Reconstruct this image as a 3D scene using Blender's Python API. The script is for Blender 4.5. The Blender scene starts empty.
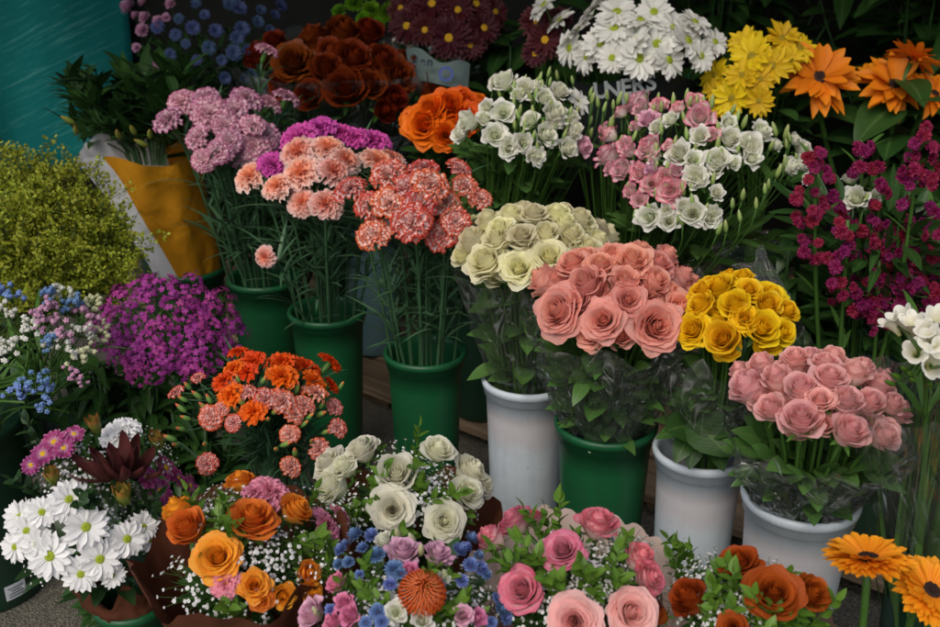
import bpy, math, random
import numpy as np
from mathutils import Vector, Matrix, Quaternion, noise

random.seed(7)
PI = math.pi
sc = bpy.context.scene
COL = sc.collection
R = math.radians
rnd = random.random
def ru(a, b): return a + (b - a) * random.random()

# ------------------------------------------------------------------ camera
CAM = Vector((0, 0, 1.05)); PITCH = R(22); F = 1000.0; CX, CY = 470.0, 313.5
FWD = Vector((0, math.cos(PITCH), -math.sin(PITCH))); UP = Vector((0, math.sin(PITCH), math.cos(PITCH))); RT = Vector((1, 0, 0))
cd = bpy.data.cameras.new('camera'); cam = bpy.data.objects.new('camera', cd); COL.objects.link(cam)
cam.location = CAM; cam.rotation_euler = (R(90) - PITCH, 0, 0)
cd.sensor_width = 36; cd.lens = F / 940 * 36; cd.clip_start = .02; cd.clip_end = 400
cd.dof.use_dof = True; cd.dof.focus_distance = 1.32; cd.dof.aperture_fstop = 6.3
sc.camera = cam

def ray(px, py): return FWD + RT * ((px - CX) / F) - UP * ((py - CY) / F)
def at_y(px, py, Y):
    r = ray(px, py); return CAM + r * (Y / r.y)
def at_z(px, py, z):
    r = ray(px, py); return CAM + r * ((z - CAM.z) / r.z)
def depth(p): return (p - CAM).dot(FWD)

# ------------------------------------------------------------------ object helpers
W = {}
def tag(o, label=None, cat=None, group=None, kind=None):
    if label: o['label'] = label
    if cat: o['category'] = cat
    if group: o['group'] = group
    if kind: o['kind'] = kind
    return o
def link(name, data, M=None, parent=None):
    o = bpy.data.objects.new(name, data); COL.objects.link(o)
    M = M if M is not None else Matrix.Identity(4)
    if parent is not None:
        o.parent = parent; o.matrix_parent_inverse = W[parent.name].inverted()
    o.matrix_basis = M; W[o.name] = M.copy()
    return o
def thing(name, label, cat, loc, group=None):
    o = link(name, None, Matrix.Translation(loc)); o.empty_display_size = .02
    return tag(o, label, cat, group)
def frame(pos, axis, scale=1.0, roll=None):
    q = Vector((0, 0, 1)).rotation_difference(axis.normalized())
    if roll is None: roll = ru(0, 2 * PI)
    return Matrix.Translation(pos) @ q.to_matrix().to_4x4() @ Matrix.Rotation(roll, 4, 'Z') @ Matrix.Scale(scale, 4)

# ------------------------------------------------------------------ geometry collector
class Geo:
    def __init__(s): s.v = []; s.f = []; s.uv = []; s.lay = []; s.mi = []
    def grid(s, fn, nu, nv, lay=(0, 0), mi=0, wrap=False):
        b = len(s.v); cols = nu if wrap else nu + 1
        for j in range(nv + 1):
            v = j / nv
            for i in range(cols):
                u = -1 + 2 * i / nu
                s.v.append(tuple(fn(u, v))); s.uv.append(((u + 1) / 2, v)); s.lay.append(lay)
        for j in range(nv):
            for i in range(nu):
                i2 = (i + 1) % cols
                s.f.append((b + j * cols + i, b + j * cols + i2, b + (j + 1) * cols + i2, b + (j + 1) * cols + i)); s.mi.append(mi)
    def tube(s, pts, rads, n=5, mi=0, lay=(0, 0)):
        pts = [Vector(p) for p in pts]
        if not hasattr(rads, '__len__'): rads = [rads] * len(pts)
        b = len(s.v); ref = Vector((.31, .77, .55))
        for k, p in enumerate(pts):
            t = (pts[min(k + 1, len(pts) - 1)] - pts[max(k - 1, 0)]).normalized()
            a = t.cross(ref).normalized(); c = t.cross(a)
            for i in range(n):
                th = 2 * PI * i / n
                s.v.append(tuple(p + (a * math.cos(th) + c * math.sin(th)) * rads[k])); s.uv.append((i / n, k / (len(pts) - 1))); s.lay.append(lay)
        for k in range(len(pts) - 1):
            for i in range(n):
                j = (i + 1) % n
                s.f.append((b + k * n + i, b + k * n + j, b + (k + 1) * n + j, b + (k + 1) * n + i)); s.mi.append(mi)
        s.f.append(tuple(b + (len(pts) - 1) * n + i for i in range(n))); s.mi.append(mi)
    def lathe(s, prof, n=12, mi=0, lay=(0, 0), jit=0.0):
        m = len(prof) - 1
        def fn(u, v):
            r, z = prof[round(v * m)]; a = u * PI
            return (r * math.cos(a), r * math.sin(a), z)
        s.grid(fn, n, m, lay, mi, wrap=True)
    def ball(s, c, r, mi=0, n=6, m=4, sz=1.0, lay=(0, 0), axis=None):
        c = Vector(c); q = Vector((0, 0, 1)).rotation_difference(axis) if axis is not None else None
        def fn(u, v):
            a = u * PI; p = v * PI
            w = Vector((r * math.sin(p) * math.cos(a), r * math.sin(p) * math.sin(a), -r * sz * math.cos(p)))
            if q: w = q @ w
            return c + w
        s.grid(fn, n, m, lay, mi, wrap=True)
    def add(s, g, M, mi_off=0):
        b = len(s.v)
        A = np.array(M); V = np.array(g.v) @ A[:3, :3].T + A[:3, 3]
        s.v.extend(map(tuple, V)); s.uv.extend(g.uv); s.lay.extend(g.lay)
        s.f.extend(tuple(i + b for i in f) for f in g.f); s.mi.extend(i + mi_off for i in g.mi)
    def mesh(s, name, mats, smooth=True):
        me = bpy.data.meshes.new(name); me.from_pydata(s.v, [], s.f)
        idx = np.empty(len(me.loops), dtype=np.int32); me.loops.foreach_get('vertex_index', idx)
        for nm, src in (('UVMap', s.uv), ('Lay', s.lay)):
            l = me.uv_layers.new(name=nm); l.data.foreach_set('uv', np.array(src, dtype=np.float32)[idx].ravel())
        for m in mats: me.materials.append(m)
        me.polygons.foreach_set('material_index', s.mi)
        me.polygons.foreach_set('use_smooth', [smooth] * len(s.f))
        me.update(); return me

def leaf(g, base, d, nrm, L, Wd, curve=.25, fold=.25, tipw=.5, nv=6, mi=0, wav=0.0):
    base = Vector(base); d = Vector(d).normalized(); nrm = Vector(nrm)
    side = d.cross(nrm)
    if side.length < 1e-4: side = d.cross(Vector((.3, .5, .8)))
    side.normalize(); n = side.cross(d).normalized(); ph = ru(0, 6)
    def fn(u, v):
        w = Wd * (math.sin(PI * min(1, v ** (.5 + tipw * .4))) ** .8) * .5 if v < 1 else 0
        return base + d * (L * (v - .12 * curve * v * v)) + side * (u * w) + n * (abs(u) * w * fold - curve * L * v * v * .6 + wav * w * math.sin(7 * v + ph + 2 * u))
    g.grid(fn, 2, nv, (rnd(), rnd()), mi)

# ------------------------------------------------------------------ materials
def nodes(name):
    m = bpy.data.materials.new(name); m.use_nodes = True; nt = m.node_tree; nt.nodes.clear()
    out = nt.nodes.new('ShaderNodeOutputMaterial')
    return m, nt, out
def N(nt, t, **kw):
    n = nt.nodes.new(t)
    for k, v in kw.items():
        if k in n.inputs: n.inputs[k].default_value = v
        else: setattr(n, k, v)
    return n
def c4(c): return (c[0], c[1], c[2], 1)
def mixc(nt, fac, a, b, blend='MIX'):
    m = nt.nodes.new('ShaderNodeMix'); m.data_type = 'RGBA'; m.blend_type = blend
    for sk, val in ((0, fac), (6, a), (7, b)):
        if isinstance(val, bpy.types.NodeSocket): nt.links.new(val, m.inputs[sk])
        elif sk == 0: m.inputs[0].default_value = val
        else: m.inputs[sk].default_value = c4(val)
    return m.outputs[2]
def math_n(nt, op, a, b=None, c=None, clamp=False):
    m = nt.nodes.new('ShaderNodeMath'); m.operation = op; m.use_clamp = clamp
    for i, val in enumerate((a, b, c)):
        if val is None: continue
        if isinstance(val, bpy.types.NodeSocket): nt.links.new(val, m.inputs[i])
        else: m.inputs[i].default_value = val
    return m.outputs[0]
def ramp(nt, fac, stops):
    r = nt.nodes.new('ShaderNodeValToRGB'); e = r.color_ramp.elements
    while len(e) < len(stops): e.new(.5)
    for el, (p, c) in zip(e, stops): el.position = p; el.color = c4(c)
    nt.links.new(fac, r.inputs[0]); return r.outputs[0]

def petal_mat(name, stops, inner=None, inner_amt=.8, vein=None, vein_amt=.0, transl=.22, rough=.5, var=.10, blotch=.18, edge_u=.0, hue=.012):
    m, nt, out = nodes(name); L = nt.links.new
    uv = N(nt, 'ShaderNodeUVMap', uv_map='UVMap'); sx = N(nt, 'ShaderNodeSeparateXYZ'); L(uv.outputs[0], sx.inputs[0])
    ly = N(nt, 'ShaderNodeUVMap', uv_map='Lay'); sl = N(nt, 'ShaderNodeSeparateXYZ'); L(ly.outputs[0], sl.inputs[0])
    tc = N(nt, 'ShaderNodeTexCoord'); nz = N(nt, 'ShaderNodeTexNoise', Scale=4.0, Detail=4.0); L(tc.outputs['Object'], nz.inputs['Vector'])
    v = math_n(nt, 'MULTIPLY_ADD', math_n(nt, 'SUBTRACT', nz.outputs['Fac'], .5), .16, sx.outputs[1])
    if edge_u:
        uu = math_n(nt, 'ABSOLUTE', math_n(nt, 'MULTIPLY_ADD', sx.outputs[0], 2, -1))
        v = math_n(nt, 'MAXIMUM', v, math_n(nt, 'MULTIPLY', math_n(nt, 'POWER', uu, 3), edge_u))
    col = ramp(nt, v, stops)
    if inner is not None:
        f = math_n(nt, 'MULTIPLY', math_n(nt, 'POWER', math_n(nt, 'SUBTRACT', 1, sl.outputs[0]), 1.6), inner_amt)
        col = mixc(nt, f, col, inner)
    if vein is not None:
        wv = N(nt, 'ShaderNodeTexNoise', Scale=1.0, Detail=3.0)
        cb = N(nt, 'ShaderNodeCombineXYZ'); L(math_n(nt, 'MULTIPLY', sx.outputs[0], 14), cb.inputs[0]); L(math_n(nt, 'MULTIPLY', sx.outputs[1], 2.2), cb.inputs[1]); L(math_n(nt, 'MULTIPLY', sl.outputs[1], 40), cb.inputs[2])
        L(cb.outputs[0], wv.inputs['Vector'])
        f = math_n(nt, 'MULTIPLY', math_n(nt, 'MULTIPLY_ADD', wv.outputs['Fac'], 5, -2.3, True), vein_amt, clamp=True)
        col = mixc(nt, f, col, vein)
    # per petal, per flower and blotchy variation of the pigment
    nz2 = N(nt, 'ShaderNodeTexNoise', Scale=1.7, Detail=3.0); L(tc.outputs['Object'], nz2.inputs['Vector'])
    oi = N(nt, 'ShaderNodeObjectInfo')
    val = math_n(nt, 'ADD', math_n(nt, 'MULTIPLY_ADD', nz2.outputs['Fac'], blotch * 2, 1 - blotch), math_n(nt, 'MULTIPLY_ADD', oi.outputs['Random'], var * 2, -var))
    val = math_n(nt, 'ADD', val, math_n(nt, 'MULTIPLY_ADD', sl.outputs[1], .16, -.08))
    hs = N(nt, 'ShaderNodeHueSaturation'); L(col, hs.inputs['Color']); L(val, hs.inputs['Value'])
    L(math_n(nt, 'MULTIPLY_ADD', oi.outputs['Random'], hue * 2, .5 - hue), hs.inputs['Hue'])
    b = N(nt, 'ShaderNodeBsdfPrincipled', Roughness=rough); b.inputs['Specular IOR Level'].default_value = .25
    L(hs.outputs[0], b.inputs['Base Color'])
    # fine veining relief along the petal
    cb = N(nt, 'ShaderNodeCombineXYZ'); L(math_n(nt, 'MULTIPLY', sx.outputs[0], 22), cb.inputs[0]); L(math_n(nt, 'MULTIPLY', sx.outputs[1], 2), cb.inputs[1]); L(math_n(nt, 'MULTIPLY', sl.outputs[1], 30), cb.inputs[2])
    nb = N(nt, 'ShaderNodeTexNoise', Scale=1.0, Detail=2.0); L(cb.outputs[0], nb.inputs['Vector'])
    bp = N(nt, 'ShaderNodeBump', Strength=.12, Distance=.03); L(nb.outputs['Fac'], bp.inputs['Height']); L(bp.outputs[0], b.inputs['Normal'])
    if transl:
        t = N(nt, 'ShaderNodeBsdfTranslucent'); L(hs.outputs[0], t.inputs[0])
        mx = N(nt, 'ShaderNodeMixShader', Fac=transl); L(b.outputs[0], mx.inputs[1]); L(t.outputs[0], mx.inputs[2]); L(mx.outputs[0], out.inputs[0])
    else: L(b.outputs[0], out.inputs[0])
    return m

def leaf_mat(name, a, b2, rough=.42, transl=.18, scale=30, rib=None):
    m, nt, out = nodes(name); L = nt.links.new
    ly = N(nt, 'ShaderNodeUVMap', uv_map='Lay'); sl = N(nt, 'ShaderNodeSeparateXYZ'); L(ly.outputs[0], sl.inputs[0])
    uv = N(nt, 'ShaderNodeUVMap', uv_map='UVMap'); sx = N(nt, 'ShaderNodeSeparateXYZ'); L(uv.outputs[0], sx.inputs[0])
    tc = N(nt, 'ShaderNodeTexCoord'); nz = N(nt, 'ShaderNodeTexNoise', Scale=scale, Detail=3.0); L(tc.outputs['Object'], nz.inputs['Vector'])
    f = math_n(nt, 'ADD', math_n(nt, 'MULTIPLY', sl.outputs[0], .6), math_n(nt, 'MULTIPLY', nz.outputs['Fac'], .4), clamp=True)
    col = mixc(nt, f, a, b2)
    if rib:
        mid = math_n(nt, 'SUBTRACT', 1, math_n(nt, 'MULTIPLY', math_n(nt, 'ABSOLUTE', math_n(nt, 'SUBTRACT', sx.outputs[0], .5)), 14), clamp=True)
        col = mixc(nt, math_n(nt, 'MULTIPLY', mid, .6), col, rib)
    b = N(nt, 'ShaderNodeBsdfPrincipled', Roughness=rough); b.inputs['Specular IOR Level'].default_value = .35
    L(col, b.inputs['Base Color'])
    wv = N(nt, 'ShaderNodeTexWave', Scale=5.0, Distortion=1.5, bands_direction='DIAGONAL'); L(uv.outputs[0], wv.inputs['Vector'])
    bp = N(nt, 'ShaderNodeBump', Strength=.05, Distance=.002); L(wv.outputs['Fac'], bp.inputs['Height']); L(bp.outputs[0], b.inputs['Normal'])
    t = N(nt, 'ShaderNodeBsdfTranslucent'); L(col, t.inputs[0])
    mx = N(nt, 'ShaderNodeMixShader', Fac=transl); L(b.outputs[0], mx.inputs[1]); L(t.outputs[0], mx.inputs[2]); L(mx.outputs[0], out.inputs[0])
    return m

def plastic(name, col, dirt, rough=.38, ring=False, scuff=(.06, .17, .10)):
    m, nt, out = nodes(name); L = nt.links.new
    tc = N(nt, 'ShaderNodeTexCoord')
    nz = N(nt, 'ShaderNodeTexNoise', Scale=14.0, Detail=6.0, Roughness=.65); L(tc.outputs['Object'], nz.inputs['Vector'])
    mp = N(nt, 'ShaderNodeMapping'); mp.inputs['Scale'].default_value = (60, 60, 5); L(tc.outputs['Object'], mp.inputs['Vector'])
    st = N(nt, 'ShaderNodeTexNoise', Scale=1.0, Detail=4.0); L(mp.outputs[0], st.inputs['Vector'])
    f = math_n(nt, 'ADD', math_n(nt, 'MULTIPLY_ADD', nz.outputs['Fac'], 2.2, -1.0), math_n(nt, 'MULTIPLY_ADD', st.outputs['Fac'], 1.2, -.6), clamp=True)
    c = mixc(nt, math_n(nt, 'MULTIPLY', f, .95), col, dirt)
    if ring:   # a water-line film of limescale and grime round the upper wall
        sz = N(nt, 'ShaderNodeSeparateXYZ'); L(tc.outputs['Object'], sz.inputs[0])
        z = math_n(nt, 'MULTIPLY_ADD', nz.outputs['Fac'], .02, sz.outputs[2])
        band = math_n(nt, 'MULTIPLY', math_n(nt, 'MULTIPLY_ADD', z, -60, 60 * .325, True), math_n(nt, 'MULTIPLY_ADD', z, 30, -30 * .245, True))
        c = mixc(nt, math_n(nt, 'MULTIPLY', band, .55), c, ring)
    sp = N(nt, 'ShaderNodeTexNoise', Scale=160.0, Detail=2.0); L(tc.outputs['Object'], sp.inputs['Vector'])
    c = mixc(nt, math_n(nt, 'MULTIPLY_ADD', sp.outputs['Fac'], 12, -8.3, True), c, dirt)
    m3 = N(nt, 'ShaderNodeMapping'); m3.inputs['Scale'].default_value = (18, 18, 140); m3.inputs['Rotation'].default_value = (.3, .2, 0); L(tc.outputs['Object'], m3.inputs['Vector']); sc_ = N(nt, 'ShaderNodeTexNoise', Scale=1.0, Detail=3.0); L(m3.outputs[0], sc_.inputs['Vector'])
    c = mixc(nt, math_n(nt, 'MULTIPLY', math_n(nt, 'MULTIPLY_ADD', sc_.outputs['Fac'], 10, -6.6, True), .35), c, scuff)
    b = N(nt, 'ShaderNodeBsdfPrincipled'); L(c, b.inputs['Base Color'])
    L(math_n(nt, 'MULTIPLY_ADD', nz.outputs['Fac'], .3, rough - .1), b.inputs['Roughness'])
    bp = N(nt, 'ShaderNodeBump', Strength=.12, Distance=.002); L(st.outputs['Fac'], bp.inputs['Height']); L(bp.outputs[0], b.inputs['Normal'])
    L(b.outputs[0], out.inputs[0]); return m

def simple(name, col, rough=.7, var=.25, scale=20.0, spec=.3, bump=.1):
    m, nt, out = nodes(name); L = nt.links.new
    tc = N(nt, 'ShaderNodeTexCoord'); nz = N(nt, 'ShaderNodeTexNoise', Scale=scale, Detail=5.0); L(tc.outputs['Object'], nz.inputs['Vector'])
    f = math_n(nt, 'MULTIPLY_ADD', nz.outputs['Fac'], var * 2, 1 - var)
    hs = N(nt, 'ShaderNodeHueSaturation', Color=c4(col)); L(f, hs.inputs['Value'])
    b = N(nt, 'ShaderNodeBsdfPrincipled', Roughness=rough); b.inputs['Specular IOR Level'].default_value = spec; L(hs.outputs[0], b.inputs['Base Color'])
    bp = N(nt, 'ShaderNodeBump', Strength=bump, Distance=.003); L(nz.outputs['Fac'], bp.inputs['Height']); L(bp.outputs[0], b.inputs['Normal'])
    L(b.outputs[0], out.inputs[0]); return m

def film(name, tint=(.975, .99, .985), haze=.065, rough=.07, refl=.62, st=.85, glint_amt=.55):
    m, nt, out = nodes(name); L = nt.links.new
    uv = N(nt, 'ShaderNodeUVMap', uv_map='UVMap'); mp = N(nt, 'ShaderNodeMapping'); mp.inputs['Scale'].default_value = (16, 2.6, 1); mp.inputs['Rotation'].default_value = (0, 0, .12); L(uv.outputs[0], mp.inputs['Vector'])
    nz = N(nt, 'ShaderNodeTexNoise', Scale=1.0, Detail=2.0, Distortion=1.1); L(mp.outputs[0], nz.inputs['Vector'])
    rg = math_n(nt, 'ABSOLUTE', math_n(nt, 'MULTIPLY_ADD', nz.outputs['Fac'], 2, -1))
    tc = N(nt, 'ShaderNodeTexCoord'); n2 = N(nt, 'ShaderNodeTexNoise', Scale=12.0, Detail=2.0, Distortion=.8); L(tc.outputs['Object'], n2.inputs['Vector'])
    h = math_n(nt, 'ADD', math_n(nt, 'MULTIPLY', math_n(nt, 'MINIMUM', rg, .22), 2.4), math_n(nt, 'MULTIPLY', n2.outputs['Fac'], .4))
    bp = N(nt, 'ShaderNodeBump', Strength=st, Distance=.02); L(h, bp.inputs['Height'])
    g = N(nt, 'ShaderNodeBsdfGlossy', Roughness=rough); L(bp.outputs[0], g.inputs['Normal'])
    d0 = N(nt, 'ShaderNodeBsdfDiffuse', Color=(.9, .94, .94, 1)); L(bp.outputs[0], d0.inputs['Normal']); d1 = N(nt, 'ShaderNodeBsdfTranslucent', Color=(.9, .94, .94, 1))
    d = N(nt, 'ShaderNodeMixShader', Fac=.5); L(d0.outputs[0], d.inputs[1]); L(d1.outputs[0], d.inputs[2])
    t = N(nt, 'ShaderNodeBsdfTransparent', Color=c4(tint))
    lw = N(nt, 'ShaderNodeLayerWeight', Blend=.40); L(bp.outputs[0], lw.inputs['Normal'])
    crease_glint = math_n(nt, 'MULTIPLY', math_n(nt, 'MULTIPLY_ADD', rg, -10, 1.0, True), math_n(nt, 'MULTIPLY_ADD', n2.outputs['Fac'], 4, -1.7, True))  # pale streaks along the folds: highlights mixed into the film as diffuse white
    m1 = N(nt, 'ShaderNodeMixShader'); L(math_n(nt, 'MULTIPLY_ADD', crease_glint, glint_amt, haze, True), m1.inputs[0]); L(t.outputs[0], m1.inputs[1]); L(d.outputs[0], m1.inputs[2])
    m2 = N(nt, 'ShaderNodeMixShader'); L(math_n(nt, 'MULTIPLY_ADD', lw.outputs['Fresnel'], refl, .03, True), m2.inputs[0]); L(m1.outputs[0], m2.inputs[1]); L(g.outputs[0], m2.inputs[2])
    L(m2.outputs[0], out.inputs[0]); return m

def paper(name, col, col2=None, split=None, rough=.75, transl=.1, mottle=.2):
    m, nt, out = nodes(name); L = nt.links.new
    tc = N(nt, 'ShaderNodeTexCoord'); nz = N(nt, 'ShaderNodeTexNoise', Scale=45.0, Detail=6.0); L(tc.outputs['Object'], nz.inputs['Vector'])
    nw = N(nt, 'ShaderNodeTexNoise', Scale=13.0, Detail=2.0, Distortion=1.2); L(tc.outputs['Object'], nw.inputs['Vector'])
    if col2:
        uv = N(nt, 'ShaderNodeUVMap', uv_map='UVMap'); sx = N(nt, 'ShaderNodeSeparateXYZ'); L(uv.outputs[0], sx.inputs[0])
        s = math_n(nt, 'GREATER_THAN', math_n(nt, 'MULTIPLY_ADD', sx.outputs[1], .065, sx.outputs[0]), split)
        base = mixc(nt, s, col, col2)
    else: base = mixc(nt, 0.0, col, col)
    hs = N(nt, 'ShaderNodeHueSaturation'); L(base, hs.inputs['Color']); L(math_n(nt, 'MULTIPLY_ADD', nz.outputs['Fac'], mottle * 2, 1 - mottle), hs.inputs['Value'])
    b = N(nt, 'ShaderNodeBsdfPrincipled', Roughness=rough); b.inputs['Specular IOR Level'].default_value = .2; L(hs.outputs[0], b.inputs['Base Color'])
    bp = N(nt, 'ShaderNodeBump', Strength=.5, Distance=.01); L(nw.outputs['Fac'], bp.inputs['Height']); L(bp.outputs[0], b.inputs['Normal'])
    t = N(nt, 'ShaderNodeBsdfTranslucent'); L(hs.outputs[0], t.inputs[0])
    mx = N(nt, 'ShaderNodeMixShader', Fac=transl); L(b.outputs[0], mx.inputs[1]); L(t.outputs[0], mx.inputs[2]); L(mx.outputs[0], out.inputs[0])
    return m

P = {}
P['salmon'] = petal_mat('petal_salmon', [(0, (.80, .56, .42)), (.45, (.93, .54, .44)), (.85, (.94, .57, .50)), (1, (.91, .44, .36))], inner=(.93, .44, .27), inner_amt=.5, transl=.44, var=.06, blotch=.10)
P['cream'] = petal_mat('petal_cream', [(0, (.70, .70, .32)), (.4, (.90, .85, .56)), (.8, (.92, .89, .70)), (1, (.90, .87, .64))], inner=(.90, .84, .46), inner_amt=.5, transl=.50, blotch=.08)
P['yellow'] = petal_mat('petal_yellow', [(0, (.82, .58, .02)), (.5, (.93, .64, .012)), (1, (.94, .68, .02))], inner=(.93, .52, .006), inner_amt=.5, transl=.36, var=.05, blotch=.08)
P['pink'] = petal_mat('petal_pale_pink', [(0, (.84, .80, .54)), (.3, (.94, .76, .66)), (.7, (.95, .66, .62)), (1, (.93, .55, .53))], inner=(.94, .46, .44), inner_amt=.45, transl=.40, blotch=.08, var=.05)
P['white_rose'] = petal_mat('petal_white_rose', [(0, (.64, .72, .36)), (.35, (.88, .89, .66)), (.7, (.93, .92, .80)), (1, (.93, .92, .80))], inner=(.93, .91, .68), inner_amt=.5, var=.04, transl=.50, blotch=.06)
P['orange'] = petal_mat('petal_orange', [(0, (.88, .52, .12)), (.5, (.90, .43, .06)), (.85, (.90, .38, .045)), (1, (.84, .26, .035))], inner=(.90, .36, .02), inner_amt=.6, hue=.02, transl=.3)
P['bicolor_rose'] = petal_mat('petal_pink_edged', [(0, (.84, .72, .58)), (.5, (.88, .66, .62)), (.80, (.88, .54, .56)), (.94, (.84, .26, .35)), (1, (.76, .16, .26))], inner=(.86, .40, .42), inner_amt=.4, edge_u=.90, transl=.34)
P['rust'] = petal_mat('petal_rust', [(0, (.46, .14, .015)), (.6, (.46, .10, .012)), (1, (.38, .07, .009))], inner=(.50, .09, .006), transl=.22, rough=.6, hue=.006)
P['deep_orange'] = petal_mat('petal_vivid_orange', [(0, (.85, .25, .02)), (1, (.86, .17, .008))], inner=(.8, .13, .004))
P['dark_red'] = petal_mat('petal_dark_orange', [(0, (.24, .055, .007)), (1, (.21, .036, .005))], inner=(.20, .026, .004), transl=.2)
P['lilac'] = petal_mat('petal_lilac', [(0, (.70, .60, .52)), (.5, (.84, .62, .66)), (.9, (.84, .61, .66)), (.97, (.56, .19, .33)), (1, (.50, .13, .28))], vein=(.48, .12, .28), vein_amt=.4, transl=.3)
P['salmon_carn'] = petal_mat('petal_salmon_white', [(0, (.82, .34, .15)), (.5, (.86, .36, .22)), (.8, (.87, .50, .42)), (1, (.87, .66, .61))], inner=(.86, .25, .10), inner_amt=.75, transl=.3)
P['red_edge'] = petal_mat('petal_red_edged', [(0, (.74, .30, .22)), (.5, (.82, .56, .52)), (.87, (.84, .62, .58)), (.93, (.66, .12, .06)), (1, (.56, .055, .025))], vein=(.66, .14, .08), vein_amt=.28)
P['magenta_carn'] = petal_mat('petal_magenta_carnation', [(0, (.60, .12, .42)), (1, (.66, .09, .42))])
P['orange_carn'] = petal_mat('petal_spray_orange', [(0, (.80, .18, .02)), (1, (.82, .12, .008))])
P['bi_carn'] = petal_mat('petal_spray_bicolour', [(0, (.78, .20, .10)), (.5, (.82, .48, .42)), (.87, (.84, .58, .52)), (.94, (.76, .16, .06)), (1, (.72, .10, .03))], vein=(.74, .14, .06), vein_amt=.3)
P['soft_pink'] = petal_mat('petal_soft_pink', [(0, (.75, .45, .42)), (1, (.80, .30, .42))])
P['white'] = petal_mat('petal_white', [(0, (.70, .74, .55)), (.25, (.84, .84, .82)), (1, (.85, .85, .84))], var=.05, blotch=.08)
P['back_white'] = petal_mat('petal_ivory', [(0, (.66, .70, .45)), (.3, (.80, .80, .74)), (1, (.82, .82, .77))], var=.05, blotch=.10)
P['purple'] = petal_mat('petal_purple', [(0, (.62, .40, .50)), (.5, (.36, .05, .18)), (.85, (.36, .05, .19)), (1, (.62, .30, .45))])
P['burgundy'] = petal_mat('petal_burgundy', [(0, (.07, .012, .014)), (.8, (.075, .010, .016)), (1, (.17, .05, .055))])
P['yellow_daisy'] = petal_mat('petal_bright_yellow', [(0, (.70, .46, .01)), (1, (.78, .56, .012))])
P['sun_orange'] = petal_mat('petal_sunflower_orange', [(0, (.72, .20, .01)), (.6, (.80, .22, .010)), (1, (.82, .27, .010))])
P['gerbera'] = petal_mat('petal_gerbera', [(0, (.78, .22, .01)), (.6, (.82, .27, .010)), (1, (.84, .34, .015))])
P['blue'] = petal_mat('petal_blue', [(0, (.12, .18, .42)), (1, (.22, .34, .62))], hue=.02)
P['blue_dim'] = petal_mat('petal_blue_shaded', [(0, (.045, .07, .16)), (1, (.075, .12, .25))], hue=.02)  # darker copy of the blue petals; back-row dimness is put into the colour
P['lis_pink'] = petal_mat('petal_lisianthus_pink', [(0, (.74, .74, .52)), (.4, (.87, .76, .71)), (.86, (.87, .64, .64)), (.96, (.78, .26, .36)), (1, (.74, .17, .27))], transl=.3)
P['lis_white'] = petal_mat('petal_lisianthus_white', [(0, (.52, .64, .22)), (.4, (.84, .86, .68)), (1, (.89, .88, .83))], inner=(.80, .84, .54), inner_amt=.5, var=.05, transl=.34)
P['lis_rose'] = petal_mat('petal_lisianthus_rose', [(0, (.78, .70, .55)), (.4, (.80, .34, .46)), (1, (.76, .24, .42))])
P['lis_pale'] = petal_mat('petal_lisianthus_pale', [(0, (.70, .70, .45)), (.4, (.80, .55, .62)), (1, (.78, .44, .58))])
P['freesia'] = petal_mat('petal_freesia', [(0, (.66, .66, .22)), (.35, (.82, .80, .60)), (1, (.85, .84, .76))], var=.04)
P['stock'] = petal_mat('petal_magenta', [(0, (.60, .34, .44)), (.14, (.50, .16, .30)), (.3, (.22, .008, .055)), (1, (.23, .010, .072))], hue=.03)
P['violet'] = petal_mat('petal_violet', [(0, (.55, .16, .42)), (.3, (.34, .03, .24)), (1, (.38, .045, .28))], hue=.02)
P['sol'] = petal_mat('floret_lime', [(0, (.20, .27, .02)), (1, (.42, .43, .035))], var=.2)
P['st_white'] = petal_mat('floret_white', [(0, (.55, .58, .40)), (1, (.80, .80, .74))], var=.06)
P['st_cream'] = petal_mat('floret_cream', [(0, (.55, .58, .30)), (1, (.76, .76, .50))], var=.06)
P['st_pink'] = petal_mat('floret_pink', [(0, (.55, .30, .42)), (1, (.66, .36, .52))], var=.06)
P['st_blue'] = petal_mat('floret_blue', [(0, (.12, .18, .40)), (1, (.20, .34, .62))], var=.06)
P['lime'] = petal_mat('pompom_lime', [(0, (.10, .26, .01)), (1, (.22, .46, .02))])
P['pin'] = petal_mat('pincushion_pin', [(0, (.60, .10, .02)), (.75, (.76, .13, .015)), (1, (.84, .30, .12))], blotch=.1)
P['bud_green'] = petal_mat('bud_green', [(0, (.14, .30, .05)), (.6, (.34, .46, .14)), (1, (.60, .62, .34))], transl=.1)
P['bud_cream'] = petal_mat('bud_cream', [(0, (.16, .30, .05)), (.3, (.46, .52, .20)), (1, (.72, .72, .46))], transl=.1)
P['bud_orange'] = petal_mat('bud_orange_tip', [(0, (.10, .26, .05)), (.62, (.22, .42, .10)), (.74, (.75, .18, .06)), (1, (.80, .30, .16))], transl=.05)
P['leuca'] = petal_mat('leucadendron_bract', [(0, (.14, .24, .03)), (.55, (.30, .34, .06)), (1, (.44, .09, .03))], inner=(.34, .42, .08), inner_amt=.4)
P['leuca_dark'] = petal_mat('leucadendron_dark', [(0, (.10, .04, .03)), (1, (.12, .03, .03))], rough=.4)
G = {}
G['stem'] = leaf_mat('stem_green', (.05, .13, .02), (.10, .21, .045))
G['carn'] = leaf_mat('carnation_green', (.042, .115, .05), (.095, .20, .10))
G['rose'] = leaf_mat('rose_leaf_green', (.016, .055, .012), (.038, .098, .020), rough=.35, rib=(.10, .18, .05))
G['bright'] = leaf_mat('box_leaf_green', (.05, .135, .012), (.13, .25, .025), rib=(.2, .34, .06))
G['dark'] = leaf_mat('dark_leaf_green', (.012, .04, .012), (.03, .075, .018), rib=(.05, .10, .03))
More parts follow.
